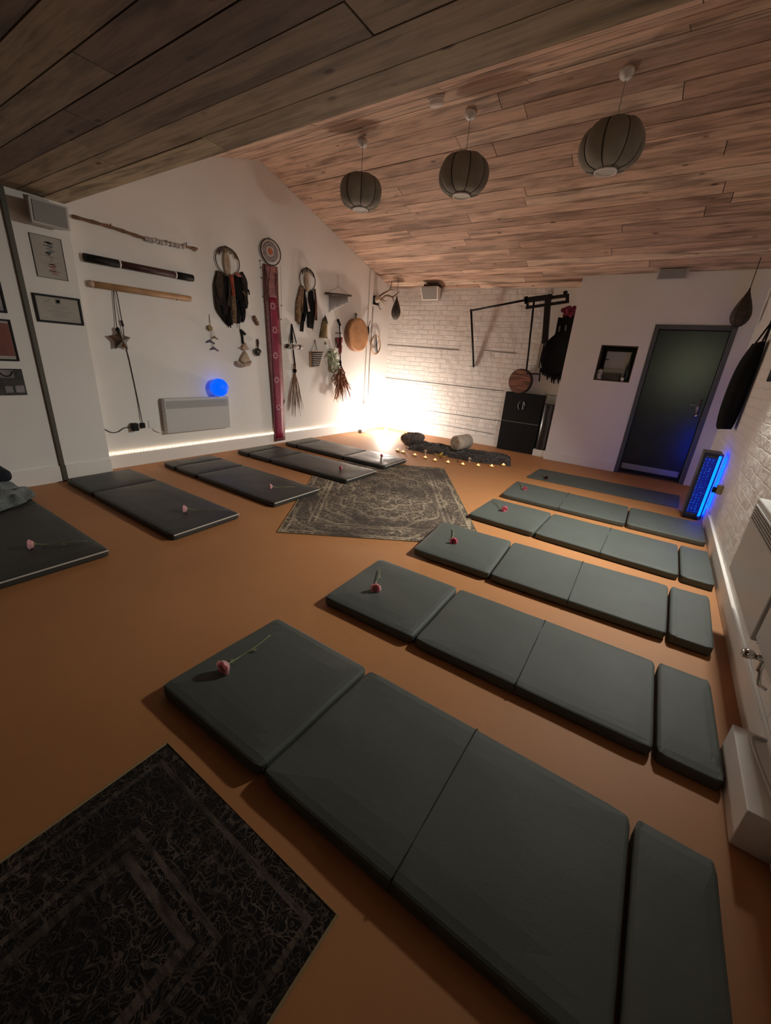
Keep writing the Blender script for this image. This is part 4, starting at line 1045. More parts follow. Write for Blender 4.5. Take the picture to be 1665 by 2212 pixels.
r = MB()
for u, v, rr in ((549.5, 686, 0.026), (551.5, 691, 0.030), (555, 697, 0.028), (557, 700, 0.02)): r.ball(G(u, v, 0.03), rr, 12, (0.8, 1, 1.1))
tag(r.build('seed_pod', 'brown_wood', smooth=True, at=G(553, 693, 0)), 'small knobbly brown seed pod just left of the magenta banner', 'seed pod')
r = hang('rattle', 'dark green round rattle with a short upright handle, left of the banner', 'rattle', 556, 731)
MB().tube(poly([G(556, 732, 0.03), G(557, 742, 0.03), G(557, 752, 0.04)], 4), [0.006, 0.014, 0.017, 0.017, 0.016, 0.014, 0.012, 0.010, 0.009], 10).build('handle', 'leather_brown', r, smooth=True)
MB().ball(G(556.6, 760.5, 0.05), 0.056, 20, (0.8, 1, 0.95)).build('head', 'green_ceramic', r, smooth=True)
MB().ball(G(563.5, 764, 0.07), 0.009, 8).build('stud', 'chrome', r, smooth=True)
r = hang('bundle_roll', 'silver and brown rolled bundle hanging from a black strap', 'bundle', 630, 699)
MB().tube([G(630, 700, 0.015), G(627.5, 742, 0.05)], 0.011).tube([G(630, 700, 0.015), G(631.5, 742, 0.05)], 0.011).tube([G(630, 700, 0.015), G(640, 742, 0.05)], 0.008).build('strap', 'black_soft', r)
a, b = G(619, 747.5, 0.06), G(652, 750, 0.06)
MB().tube([a, b], 0.030, 16).build('roll', 'floral', r, smooth=True)
MB().tube([a - Vector((0, 0.002, 0)), a.lerp(b, 0.12)], 0.031, 16).build('end', 'dark_wood', r, smooth=True)
for t_ in (0.32, 0.8): MB().tube([a.lerp(b, t_ - 0.05), a.lerp(b, t_ + 0.05)], 0.0325, 16).build('tie', 'leather_brown', r, smooth=True)
r = hang('twig_whisk', 'whisk of long thin twigs tied with black cord, right of the banner', 'whisk', 634, 755)
MB().tube(poly([G(633, 755, 0.05), G(635, 772, 0.035), G(638, 795, 0.035)], 4), 0.012).build('strap', 'black_soft', r)
MB().lathe([(0.015, -0.03), (0.028, -0.02), (0.030, 0.02), (0.018, 0.03)], G(636.5, 801, 0.04), seg=12).build('binding', 'black_soft', r, smooth=True)
MB().tube([G(633.5, 786, 0.05), G(635, 799, 0.04)], 0.010).tube([G(637, 785, 0.03), G(637, 799, 0.04)], 0.012).build('handle', 'twig', r)
tw = MB()
for k in range(22):
    e = (622 + 34 * random.random(), 868 + 34 * random.random()) if k else (622.5, 875)
    md = (0.5 * 636.5 + 0.5 * e[0] + random.uniform(-3, 3), 838 + random.uniform(-8, 8)); x = 0.02 + 0.05 * random.random()
    tw.tube(poly([G(636.5 + random.uniform(-2, 2), 805, 0.04), G(md[0], md[1], 0.04), G(e[0], e[1], x)], 4), [0.0055, 0.005, 0.005, 0.0045, 0.0045, 0.004, 0.004, 0.003, 0.002], 6)
tw.build('twigs', 'twig', r, smooth=True)
r = hang('slatted_frame', 'small frame of bright white slats on a black cord', 'ornament', 680, 734)
MB().tube([G(680, 734, 0.01), G(672.5, 759, 0.05)], 0.003).tube([G(680, 734, 0.01), G(684.5, 757, 0.05)], 0.005).build('cord', 'black_soft', r)
fr_ = [(669.5, 759.5), (698, 760), (690, 791.5), (671, 793)]
MB().bar(G(669.5, 760, 0.015), G(671, 793, 0.015), 0.03, 0.02, NX).bar(G(669.5, 759.5, 0.03), G(698, 760, 0.03), 0.03, 0.012).build('frame', 'pale_wood', r)
MB().prism([G(u, v, 0.006) for u, v in ((670.5, 761), (696.5, 761.5), (689, 791), (672, 792))], (0.006, 0, 0)).build('backboard', 'leather_brown', r)
for k in range(8):
    v = 764.5 + 27.5 * k / 7; u1 = 697.5 - 8 * k / 7
    MB().bar(G(673.5 + 0.2 * k, v, 0.05), G(u1, v - 1, 0.05), 0.06, 0.006).build('slat', 'white_plastic', r)
r = hang('straw_tassel', 'straw tassel hanging right of the smaller hoop', 'tassel', 702, 677)
MB().tube([G(702, 677, 0.01), G(702.5, 688, 0.03)], 0.003).build('cord', 'black', r)
a = G(702.3, 686, 0.04)
t_ = MB().tube([a, G(701, 700, 0.045), G(699, 727, 0.045)], [0.01, 0.045, 0.062], 12)
for k in range(40):
    an = 2 * PI * k / 40; e = G(699, 727, 0.045) + Vector((0.05 * math.cos(an), 0.07 * math.sin(an), random.uniform(-0.03, 0.01)))
    t_.tube([a, a.lerp(e, 0.5) + Vector((0.01 * math.cos(an), 0.012 * math.sin(an), 0)), e], 0.005, 5)
t_.build('skirt', 'straw', r, smooth=True)
MB().lathe([(0.005, 0.03), (0.022, 0.0), (0.052, -0.085), (0.04, -0.09)], a, seg=14).build('hood', 'leather_grey', r, smooth=True)
c_ = G(703, 741.5, 0.01); dm = MB().prism([c_ + Vector((-0.01, 0, 0.026)), c_ + Vector((-0.01, 0.024, 0)), c_ + Vector((-0.01, 0, -0.026)), c_ + Vector((-0.01, -0.024, 0))], (0.014, 0, 0)).build('wall_charm', 'straw', at=c_); tag(dm, 'tiny diamond charm under the straw tassel', 'charm')
r = hang('red_talisman', 'dark red cloth talisman on a black cord beside the drum', 'wall hanging', 730, 690)
MB().tube([G(729.5, 690, 0.02), G(734.5, 703, 0.02)], 0.020).tube(poly([G(733, 703, 0.02), G(734.5, 730, 0.05), G(734.7, 783, 0.05)], 4), 0.011).build('cord', 'black_soft', r)
MB().bar(G(725, 719.5, 0.03), G(738, 719.5, 0.03), 0.012, 0.014).build('bar', 'dark_wood', r)
MB().strip(poly([G(731, 729, 0.025), G(731.5, 738, 0.025), G(731.5, 752, 0.025)], 4), [0.16, 0.16, 0.16, 0.15, 0.15, 0.12, 0.10, 0.08, 0.06], NX, 0.02, 0.003).build('cloth', 'red_bundle', r, smooth=True)
MB().strip(poly([G(733.5, 745, 0.045), G(734, 757, 0.045), G(733, 766, 0.045)], 4), [0.08, 0.09, 0.09, 0.08, 0.08, 0.08, 0.07, 0.06, 0.05], NX, 0.012, 0.003).build('cloth', 'red_bundle', r, smooth=True)
MB().strip([G(727, 729, 0.04), G(727.5, 741, 0.04), G(727, 752, 0.04)], 0.02, NX, 0.006).build('cloth', 'maroon', r)
r = hang('eucalyptus_bunch', 'bunch of pale round eucalyptus leaves left of the dried flowers', 'dried leaves', 722, 754)
MB().bar(G(710, 753.5, 0.03), G(722, 756, 0.03), 0.008, 0.008).tube(poly([G(722, 755, 0.02), G(724, 775, 0.05), G(728, 802, 0.06), G(724, 850, 0.05)], 5), 0.004).build('stem', 'twig', r)
lm = MB(); rd = random.Random(4)
for k in range(120):
    t_ = rd.random(); u = 712 + 20 * t_ + rd.uniform(-5, 4); v = 757 + 42 * rd.random() + 4 * t_
    if u < 714 and v > 785: u += 8
    c_ = G(u, v, 0.02 + 0.09 * rd.random()); n_ = Vector((rd.uniform(0.3, 1), rd.uniform(-.8, .8), rd.uniform(-.8, .8))).normalized()
    x_ = n_.orthogonal().normalized(); y_ = n_.cross(x_); rr = 0.022 + 0.014 * rd.random()
    lm.prism([c_ + (x_ * math.cos(i * PI / 4) + y_ * math.sin(i * PI / 4)) * rr for i in range(8)], n_ * 0.002)
lm.build('leaves', 'eucalyptus', r)
r = hang('dried_flowers', 'large bunch of rusty dried flowers and grasses hanging upside down', 'dried flowers', 735, 782)
MB().lathe([(0.012, 0.03), (0.022, 0.0), (0.024, -0.06), (0.03, -0.09)], G(734.8, 782, 0.06), seg=12).build('binding', 'black_soft', r, smooth=True)
st = MB(); rd = random.Random(9)
for k in range(70):
    e = (720 + 42 * rd.random(), 800 + 72 * rd.random() ** 0.8); x = 0.02 + 0.20 * rd.random()
    sp = (e[0] - 736) * 1.0
    if e[1] < 815: e = (735 + sp * 0.5, e[1])
    st.tube(poly([G(735 + rd.uniform(-2, 2), 788, 0.06), G(735.5 + sp * 0.25 + rd.uniform(-2, 2), 812 + rd.uniform(-8, 8), 0.06 + 0.4 * x), G(e[0], e[1], x)], 4), [0.005] * 5 + [0.007, 0.009, 0.006, 0.002], 5)
st.build('stalks', 'dried', r, smooth=True)
lm = MB()
for k in range(60):
    t_ = rd.random(); c_ = G(735.5 + rd.gauss(0, 4 + 3 * t_), 796 + 40 * t_, 0.03 + 0.12 * rd.random()); d = Vector((rd.uniform(-.6, .6), rd.uniform(-1, 1), rd.uniform(-1, .3))).normalized(); s_ = d.orthogonal().normalized()
    L = rd.uniform(0.05, 0.11); lm.prism([c_, c_ + d * L * 0.4 + s_ * 0.013, c_ + d * L, c_ + d * L * 0.4 - s_ * 0.013], s_.cross(d) * 0.002)
lm.build('leaves', 'dried', r)
lm = MB().tube(poly([G(727, 846, 0.1), G(724, 858, 0.1), G(727, 861, 0.1), G(730, 850, 0.08), G(733, 830, 0.06)], 5), 0.014, 8)
lm.build('curled_pod', 'drum_skin', r, smooth=True)

# drum with beater
dr_ = thing('frame_drum', 'round frame drum with a tan skin near the corner', 'drum', G(773, 757, 0.05))
dc = Vector((0.125, 4.535, 1.735)); ax = Vector((1, -0.02, 0.03)).normalized(); RD = 0.268
MB().lathe([(RD - 0.012, -0.115), (RD, -0.115), (RD, -0.004), (RD - 0.012, -0.004)], dc, ax, 48).build('shell', 'drum_rim', dr_, smooth=False)
MB().lathe([(0.0005, 0.003), (RD * 0.9, 0.003), (RD + 0.002, 0.0), (RD + 0.003, -0.018), (RD + 0.001, -0.018)], dc, ax, 48).build('skin', 'drum_skin', dr_, smooth=True)
MB().strip(poly([G(768, 676, 0.03), G(768.5, 682, 0.04), G(768.5, 690, 0.07)], 3), 0.03, NX, 0.008).build('strap', 'leather_grey', dr_)
MB().tube([G(770, 679, 0.04), G(772, 680, 0.05)], 0.006).build('toggle', 'dark_wood', dr_)
r = hang('drum_beater', 'black ended drum beater tucked beside the drum rim', 'beater', 799, 694)
MB().tube([G(799.8, 693, 0.06), G(795.5, 706, 0.07)], 0.008).build('shaft', 'drum_rim', r)
MB().tube([G(795.3, 705, 0.08), G(795.3, 716, 0.09), G(794.3, 726, 0.10)], [0.014, 0.018, 0.012], 10).build('head', 'black_soft', r, smooth=True)
r = hang('ring_chime', 'thin wooden ring with dark rods across it, beside the corner', 'chime', 811, 724)
rc = Vector((0.05, 5.158, 1.612))
MB().tube(ring_pts(rc, 0.150, 0.165), 0.012, 8, closed=True).build('ring', 'pale_wood', r, smooth=True)
MB().tube([G(811.5, 723, 0.03), G(815, 764, 0.03)], 0.010).build('rod', 'black', r)
MB().tube([G(808, 727, 0.03), G(812.5, 763, 0.03)], 0.007).build('rod', 'steel', r)
wr = MB().tube(poly([G(806, 662, 0.012), G(802, 730, 0.012), G(797.8, 790, 0.012), G(794.5, 862, 0.012), G(785, 871, 0.02), G(784, 879, 0.03)], 4), 0.0055).build('wall_cable', 'grey_thread', smooth=True, at=G(800, 760, 0.0)); tag(wr, 'thin cable running down the left wall towards the corner lamp', 'cable')
r = hang('wall_hook', 'dark metal bracket on the wall above the corner lamp', 'hook', 786, 872)
c_ = G(786, 871, 0.0)
MB().box((0, c_.y - 0.012, c_.z - 0.06), (0.008, c_.y + 0.012, c_.z + 0.05)).build('plate', 'steel', r)
MB().tube([(0.0, c_.y, c_.z), (0.10, c_.y - 0.02, c_.z), (0.11, c_.y - 0.022, c_.z - 0.05)], 0.006).build('arm', 'steel', r)

# bar chime
r = hang('bar_chime', 'dark bar with a row of thin hanging tubes, right of the smaller hoop', 'wind chime', 730, 592)
MB().tube([G(730, 592, 0.01), G(730.4, 619.7, 0.03)], 0.003).tube([G(730.4, 619.7, 0.03), G(709, 632, 0.05)], 0.002).tube([G(730.4, 619.7, 0.03), G(753, 636, 0.05)], 0.002).build('cord', 'grey_thread', r)
MB().tube([G(703.3, 633.6, 0.05), G(758.4, 639, 0.05)], 0.016, 12).build('bar', 'dark_wood', r, smooth=True)
for k in range(14):
    t_ = k / 13; MB().tube([G(711 + 39 * t_, 636 + 3.5 * t_, 0.05), G(711.5 + 38.5 * t_, 675 - 20 * t_, 0.05)], 0.0105, 8).build('chime_tube', 'steel', r, smooth=True)

# antlers
r = hang('antler_trophy', 'small deer antlers on a dark plaque in the corner', 'antlers', 810, 650)
a0, a1 = G(806, 638, 0.0), G(815, 660, 0.0)
MB().box((0.0, a0.y, a1.z), (0.025, a1.y + 0.02, a0.z)).build('plaque', 'black', r, bevel=0.006)
MB().ball(G(815, 646, 0.07), 0.055, 14, (1.1, 0.8, 1.2)).build('skull', 'bone', r, smooth=True)
an = MB()
def tine(l, r0): an.tube(poly(l, 5), [r0 * (1 - 0.75 * i / (5 * (len(l) - 1))) for i in range(5 * (len(l) - 1) + 1)], 8)
tine([G(816, 644, 0.07), G(823, 637, 0.12), G(833, 631, 0.22), G(842, 625, 0.32), G(846.6, 607, 0.36)], 0.020)
tine([G(841, 626, 0.31), G(848, 626, 0.38), G(854, 626.5, 0.42)], 0.012)
tine([G(816, 648, 0.07), G(825, 645, 0.14), G(832, 639.5, 0.22), G(840, 639, 0.30), G(848, 641.5, 0.38), G(856, 635, 0.44), G(861, 632, 0.48), G(861.6, 627, 0.49)], 0.022)
tine([G(847, 641, 0.37), G(849.5, 648, 0.40), G(851, 657, 0.42)], 0.012)
tine([G(825, 645, 0.14), G(830, 650, 0.19), G(837.6, 650.6, 0.24)], 0.012)
tine([G(822, 647, 0.12), G(827, 653, 0.15), G(831.7, 658.5, 0.17)], 0.012)
tine([G(817, 650, 0.07), G(816.8, 659, 0.10), G(819, 664, 0.11), G(821.3, 670.5, 0.12)], 0.014)
tine([G(818.5, 664, 0.11), G(822, 667.5, 0.12), G(825.8, 667, 0.13)], 0.008)
an.build('antlers', 'antler', r, smooth=True)

def teardrop(name, label, top, zbot, rmax, m_, cord_to, tw=1.0):
    r = thing(name, label, 'hanging bag', (top[0], top[1], cord_to), 'teardrop bags hung from the ceiling')
    H_ = top[2] - zbot; prof = []
    for t_, k in ((0, 0.04), (0.08, 0.10), (0.2, 0.30), (0.35, 0.60), (0.5, 0.84), (0.62, 0.97), (0.70, 1.0), (0.8, 0.93), (0.9, 0.72), (0.97, 0.42), (1.0, 0.1)):
        prof.append((rmax * k, -H_ * t_))
    MB().lathe(prof, top, (0, 0, 1), 28).build('bag', m_, r, smooth=True)
    MB().tube([top, (top[0], top[1], cord_to)], 0.004).build('cord', 'black', r)
    sm = MB()
    for k in range(6):
        a = k * PI / 3; sm.tube([Vector((top[0] + (rr + 0.001) * math.cos(a), top[1] + (rr + 0.001) * math.sin(a), top[2] + hh_)) for rr, hh_ in prof], 0.002, 6)
    sm.build('seam', 'black', r)
    return r
teardrop('teardrop_bag', 'grey brown teardrop bag hanging beside the antlers', (0.385, 5.27, 2.462), 2.066, 0.085, 'leather_grey', roof(5.27) + 0.005)
teardrop('teardrop_bag', 'brown teardrop bag hanging in front of the top of the grey door', (5.388, 5.2, 2.462), 2.040, 0.098, 'leather_brown', roof(5.2) + 0.005)

# ------------------------------------------------------------------ brick wall: pipes, speaker, bracket, cabinet
cd = thing('wall_conduit', 'thin painted conduits running across the white brick wall', 'conduit', (1.2, YB, 1.0))
for l in ([(829.5, 745), (910, 751), (990, 756.7)], [(1041, 758), (1080, 761), (1115, 763.6)], [(823.5, 815), (950, 830), (1088, 845)], [(819, 872), (950, 891), (1078, 909)], [(846, 905), (960, 918), (1065, 938)]):
    MB().tube([BW(u, v, 0.006) for u, v in l], 0.005, 8).build('pipe', 'grille_grey', cd, smooth=True)
def speaker(name, label, front, back, m1='speaker_white'):
    """front: 4 corners of the face (ccw), back: 4 corners"""
    c_ = sum((Vector(p) for p in front), Vector()) / 4
    r = thing('wall_speaker', label, 'speaker', c_, 'small pale loudspeakers under the ceiling')
    MB().hexa([Vector(p) for p in front] + [Vector(p) for p in back]).build('cabinet', m1, r, bevel=0.006)
    n_ = (Vector(front[1]) - Vector(front[0])).cross(Vector(front[3]) - Vector(front[0])).normalized()
    if n_.dot(c_ - sum((Vector(p) for p in back), Vector()) / 4) < 0: n_ = -n_
    q = [c_ + (Vector(p) - c_) * 0.86 + n_ * 0.001 for p in front]
    MB().hexa(q + [p + n_ * 0.006 for p in q]).build('grille', 'speaker_grille', r, bevel=0.002)
    return r
sp = speaker('s', 'loudspeaker over the framed certificates at the left', [(0.33, -0.055, 2.205), (0.33, 0.215, 2.205), (0.355, 0.215, 2.375), (0.355, -0.055, 2.375)], [(0.20, -0.02, 2.215), (0.20, 0.18, 2.215), (0.20, 0.18, 2.385), (0.20, -0.02, 2.385)])
MB().box((XP, 0.0, 2.24), (0.20, 0.14, 2.42)).build('bracket', 'speaker_white', sp)
sp = speaker('s', 'loudspeaker under the ceiling on the white brick wall', [(0.81, 5.46, 2.41), (1.13, 5.46, 2.41), (1.15, 5.37, 2.615), (0.79, 5.37, 2.615)], [(0.86, 5.60, 2.43), (1.10, 5.60, 2.43), (1.10, 5.60, 2.62), (0.86, 5.60, 2.62)], 'white_plastic')
MB().box((0.90, 5.58, 2.46), (1.06, 5.675, 2.58)).box((0.84, 5.42, 2.621), (1.10, 5.58, roof(5.58) + 0.0)).build('bracket', 'dark_wood', sp)
sp = speaker('s', 'loudspeaker under the ceiling above the grey door', [(4.39, 5.36, 2.605), (4.73, 5.36, 2.605), (4.73, 5.335, 2.72), (4.39, 5.335, 2.72)], [(4.41, YD, 2.62), (4.71, YD, 2.62), (4.71, YD, 2.74), (4.41, YD, 2.74)])

YK = 5.50
br = thing('wall_bracket', 'black steel swing bracket on the brick wall above the tall black case', 'bracket', B(1182, 660, YK))
def Bk(u, v, y=YK): return B(u, v, y)
MB().tube([Bk(1017.3, 668), BW(1022.8, 793, 0.02)], 0.018, 10).build('brace', 'black_metal', br, smooth=True)
MB().tube([Bk(1015, 671.5), Bk(1136, 648)], 0.016, 10).build('arm', 'black_metal', br, smooth=True)
MB().bar(Bk(1134, 649), Bk(1192, 641), 0.05, 0.075).bar(Bk(1190, 643), Bk(1229, 638), 0.04, 0.045).build('upper_rail', 'black_metal', br, bevel=0.004)
MB().bar(Bk(1135.5, 665), Bk(1229, 651), 0.04, 0.04).build('lower_rail', 'black_metal', br, bevel=0.004)
MB().bar(Bk(1139, 648), Bk(1139.5, 665), 0.03, 0.03, Vector((0, 1, 0))).bar(Bk(1225.5, 638), Bk(1225, 652), 0.045, 0.03, Vector((0, 1, 0))).bar(Bk(1136, 641), Bk(1137, 656), 0.05, 0.05, Vector((0, 1, 0))).build('end_plate', 'black_metal', br)
MB().bar(Bk(1184, 640), Bk(1176.5, 742), 0.085, 0.06, Vector((0, 1, 0))).build('post', 'black_metal', br, bevel=0.004)
MB().tube(poly([Bk(1176, 740), Bk(1169, 768), Bk(1163.5, 795)], 4), 0.010).build('cable', 'black', br, smooth=True)
rg = Bk(1189, 634); MB().tube([rg + Vector((0.035 * math.cos(k * PI / 8), 0, 0.035 * math.sin(k * PI / 8))) for k in range(16)], 0.006, 8, closed=True).build('eye_ring', 'steel', br, smooth=True)
MB().tube([Bk(1154.3, 641), Bk(1136.5, 803)], 0.015, 10).build('rod', 'black_metal', br, smooth=True)
MB().tube([Bk(1137, 807), Bk(1166, 808)], 0.011).tube([Bk(1166.5, 800), Bk(1164, 824)], 0.014).build('stub', 'black_metal', br)
MB().ball(Bk(1221, 632), 0.035, 10, (1, .6, .8)).build('knob', 'black_metal', br, smooth=True)
dk = thing('round_drum', 'round striped brown drum above the tall black case', 'drum', Bk(1122, 850))
dcc = B(1122, 823.5, 5.55)
MB().lathe([(0.0005, 0.0), (0.185, 0.0), (0.192, 0.01), (0.192, 0.09), (0.0005, 0.09)], dcc, (0.12, 1, 0.0), 40).build('head', 'striped_drum', dk)
MB().lathe([(0.194, 0.005), (0.199, 0.01), (0.199, 0.085), (0.194, 0.09)], dcc, (0.12, 1, 0.0), 40).build('rim', 'dark_wood', dk)
YC = 5.60
ca = thing('storage_case', 'tall black case in two halves standing against the brick wall', 'case', (2.90, 5.66, 0))
x0, x1 = B(1072, 966, YC).x, B(1151, 980, YC).x
MB().box((x0, YC, 0.0), (x1, 5.715, 0.505)).build('lower_body', 'black', ca, bevel=0.006)
MB().box((x0, YC, 0.512), (x1, 5.715, 0.998)).build('upper_body', 'black', ca, bevel=0.006)
MB().box((x0 + 0.01, YC - 0.004, 0.503), (x1 - 0.01, YC + 0.02, 0.514)).build('divider', 'steel', ca)
hcx, hcz = B(1126, 876, YC).x, B(1126, 876, YC).z
MB().tube([Vector((hcx + 0.055 * math.cos(k * PI / 12), YC - 0.005, hcz + 0.075 * math.sin(k * PI / 12))) for k in range(24) if abs(math.cos(k * PI / 12)) > 0.3 and math.cos(k * PI / 12) > 0], 0.004).build('handle', 'steel', ca)
MB().tube([Vector((hcx - 0.055 * math.cos(k * PI / 12), YC - 0.005, hcz + 0.075 * math.sin(k * PI / 12))) for k in range(-4, 5)], 0.004).build('handle', 'steel', ca)
rx = B(1178, 920, 5.64).x
rl = thing('rolled_mat', 'black roll with a pale seam standing right of the tall black case', 'rolled mat', (rx, 5.64, 0.115))
MB().lathe([(0.088, 0), (0.092, 0.01), (0.092, 0.745), (0.088, 0.755)], (rx, 5.64, 0.115), seg=28).build('roll', 'roll_black', rl, smooth=True)
MB().box((rx - 0.10, 5.545, 0), (3.46, 5.73, 0.114)).build('step_box', 'trim_white', at=(rx, 5.64, 0), bevel=0.004)
st_ = bpy.data.objects['step_box']; tag(st_, 'low white box under the black roll', 'box')
rk = thing('wire_rack', 'small wire hook rail above the black roll', 'hook rail', (rx, 5.74, 0.95))
YK2 = 5.735
MB().tube([B(1178.5, 845, YK2), B(1178.8, 852, YK2), B(1204, 856, YK2)], 0.006).build('rail', 'steel', rk)
for u0, u1 in ((1183, 1182), (1191, 1188), (1195, 1193), (1200, 1198)): MB().tube([B(u0, 853, YK2), B(u1, 870, YK2)], 0.004).build('prong', 'steel', rk)

jk = thing('fringed_garment', 'black fringed garment hanging beside the edge of the door wall', 'garment', B(1215, 690, 5.60))
ol = [(1205, 684), (1213, 686), (1226, 682), (1246, 680), (1240, 720), (1232, 770), (1224, 800), (1215, 806), (1197, 806), (1180, 803), (1169, 800), (1167, 780), (1170, 760), (1177, 742), (1187, 731), (1198, 722), (1201, 705)]
MB().prism([B(u, v, 5.52) for u, v in ol], (0, 0.10, 0)).build('body', 'black_soft', jk, bevel=0.02)
fr = MB()
for k in range(11):
    u = 1168 + 48 * k / 10; L = (0, 6, 8, 16, 12, 22, 24, 16, 24, 18, 22)[k]
    fr.tube([B(u + 1, 795, 5.57), B(u, 803 + L * 0.5, 5.56), B(u - 1, 805 + L, 5.56)], [0.024, 0.022, 0.008], 7)
fr.build('fringe', 'black_soft', jk, smooth=True)
for u0, v0, u1, v1 in ((1209, 704, 1207, 716), (1222.5, 702, 1221, 715)): MB().bar(B(u0, v0, 5.515), B(u1, v1, 5.515), 0.018, 0.01, Vector((0, 1, 0))).build('buckle', 'steel', jk)
pm = MB(); rd = random.Random(2)
for k in range(40):
    pm.ball(B(1231 + rd.gauss(0, 6.5), 671 + rd.gauss(0, 5), 5.56 + rd.uniform(-.04, .04)), 0.035, 8)
po = pm.build('pompom', 'pom_pink', smooth=True, at=B(1231, 671, 5.56)); tag(po, 'fluffy dark pink pompom above the black fringed garment', 'pompom')

# ------------------------------------------------------------------ right side: hanging roll, blue heater, heaters, trunking
YQ = 3.98
qv = thing('hanging_bag', 'long black cloth bag hanging by straps on the right wall above the blue light', 'bag', (5.5, YQ, 1.78))
L_ = [(5.475, 1.775), (5.425, 1.60), (5.405, 1.40), (5.405, 1.15), (5.420, 0.99), (5.435, 0.945)]
R_ = [(5.570, 1.795), (5.578, 1.64), (5.580, 1.45), (5.578, 1.20), (5.572, 1.05), (5.56, 0.96)]
mb = MB(); nseg = 20; rowsn = []
LL, RR = poly([Vector((a, 0, z)) for a, z in L_], 4), poly([Vector((a, 0, z)) for a, z in R_], 4)
b0 = 0
for l, r2 in zip(LL, RR):
    c_ = (l + r2) / 2; hw_ = (r2.x - l.x) / 2
    for k in range(nseg):
        a = 2 * PI * k / nseg
        mb.v.append(Vector((c_.x + hw_ * math.cos(a), YQ + 0.115 * math.sin(a), c_.z + (r2.z - l.z) / 2 * math.cos(a) + 0.006 * math.sin(3 * a))))
for i in range(len(LL) - 1):
    for k in range(nseg):
        k2 = (k + 1) % nseg; mb.f.append([i * nseg + k, i * nseg + k2, (i + 1) * nseg + k2, (i + 1) * nseg + k]); mb.mi.append(0)
mb.f.append(list(range(nseg))); mb.mi.append(0); mb.f.append([(len(LL) - 1) * nseg + k for k in range(nseg)]); mb.mi.append(0)
mb.build('body', 'black_soft', qv, smooth=True)
for dx, dy in ((5.49, -0.07), (5.53, -0.10), (5.56, -0.02), (5.50, 0.06)):
    MB().tube([(dx, YQ + dy, 1.78), (5.56, YQ + dy * 0.4, 1.98), (5.578, YQ, 2.12)], 0.008).build('strap', 'black', qv)
MB().box((5.55, YQ - 0.07, 1.95), (5.586, YQ + 0.07, 2.14)).build('tab', 'black', qv, bevel=0.01)

bl = thing('blue_heater', 'upright box heater glowing blue against the right wall', 'heater', (5.47, 3.78, 0))
bx0, bx1, by0, by1, bz0, bz1 = 5.385, 5.545, 3.655, 3.92, 0.0, 0.72
MB().box((bx0, by0 + 0.015, 0.02), (bx1, by1, bz1)).build('case', 'grey_plastic', bl, bevel=0.008)
MB().box((bx0 + 0.025, by0 + 0.006, 0.07), (bx1 - 0.045, by0 + 0.0145, bz1 - 0.05)).build('lit_mesh', 'blue_mesh', bl)
MB().box((bx1 - 0.036, by0 + 0.002, 0.05), (bx1 - 0.012, by0 + 0.0145, bz1 - 0.02)).build('light_strip', 'blue_strip', bl)
MB().box((bx0 + 0.03, by1 + 0.001, 0.08), (bx1 - 0.02, by1 + 0.008, bz1 - 0.06)).build('rear_light', 'blue_back', bl)
fm = MB(); fm.box((bx0, by0, 0.02), (bx0 + 0.02, by0 + 0.0145, bz1)); fm.box((bx1 - 0.044, by0 - 0.006, 0.02), (bx1 - 0.036, by0 + 0.0145, bz1)); fm.box((bx1 - 0.010, by0 - 0.006, 0.02), (bx1, by0 + 0.0145, bz1)); fm.box((bx0 + 0.02, by0, bz1 - 0.03), (bx1 - 0.044, by0 + 0.0145, bz1)); fm.box((bx0 + 0.02, by0, 0.02), (bx1 - 0.044, by0 + 0.0145, 0.05))
fm.build('frame', 'blue_frame', bl)
MB().box((bx1 + 0.001, by0 + 0.03, 0.06), (bx1 + 0.008, by1 - 0.02, bz1 - 0.03)).build('side_light', 'blue_back', bl)
ft = MB()
for x in (bx0 + 0.02, bx1 - 0.03):
    for y in (by0 + 0.03, by1 - 0.03): ft.box((x - 0.012, y - 0.012, 0), (x + 0.012, y + 0.012, 0.02))
ft.build('feet', 'black', bl)
wb = MB().box((XR - 0.045, 3.28, 0.395), (XR, 3.36, 0.475)).build('wall_block', 'straw', at=(XR, 3.32, 0.43), bevel=0.004); tag(wb, 'small tan block on the right wall beside the blue heater', 'block')
pq = MB().box((XR - 0.075, 3.30, 0.40), (XR - 0.046, 3.345, 0.45)).build('plug', 'black', at=(XR - 0.06, 3.32, 0.42), bevel=0.004); tag(pq, 'small black plug on the tan block beside the blue heater', 'plug')

convector('white panel heater with a slatted top on the right wall', 5.50, 5.565, 0.56, 1.41, 0.345, 0.80, -1)
rd_ = thing('radiator', 'white radiator at the right edge with a chrome valve under it', 'radiator', (5.53, 0.2, 0.385))
MB().box((5.50, -0.45, 0.385), (5.565, 0.515, 0.92)).build('panel', 'white_metal', rd_, bevel=0.01)
cv = Vector((5.525, 0.40, 0.36))
vm_ = MB().tube([cv + Vector((0, 0, 0.03)), cv + Vector((0, 0, -0.06))], 0.011).tube([cv, cv + Vector((-0.04, 0, 0))], 0.013)
vm_.lathe([(0.016, 0), (0.02, 0.006), (0.02, 0.03), (0.014, 0.036)], cv + Vector((-0.035, 0, 0)), (-1, 0, 0), 12)
vm_.build('valve', 'chrome', rd_, smooth=True)
MB().tube([cv + Vector((0, 0, -0.05)), cv + Vector((0.02, 0, -0.12)), cv + Vector((0.045, 0, -0.13))], 0.008).build('pipe', 'chrome', rd_, smooth=True)
MB().ball(G(1637, 1389, 5.575), 0.006, 8).build('screw', 'chrome', rd_)
tk = thing('pipe_boxing', 'white boxed-in pipe cover on the floor along the right wall', 'pipe cover', (5.52, -0.01, 0))
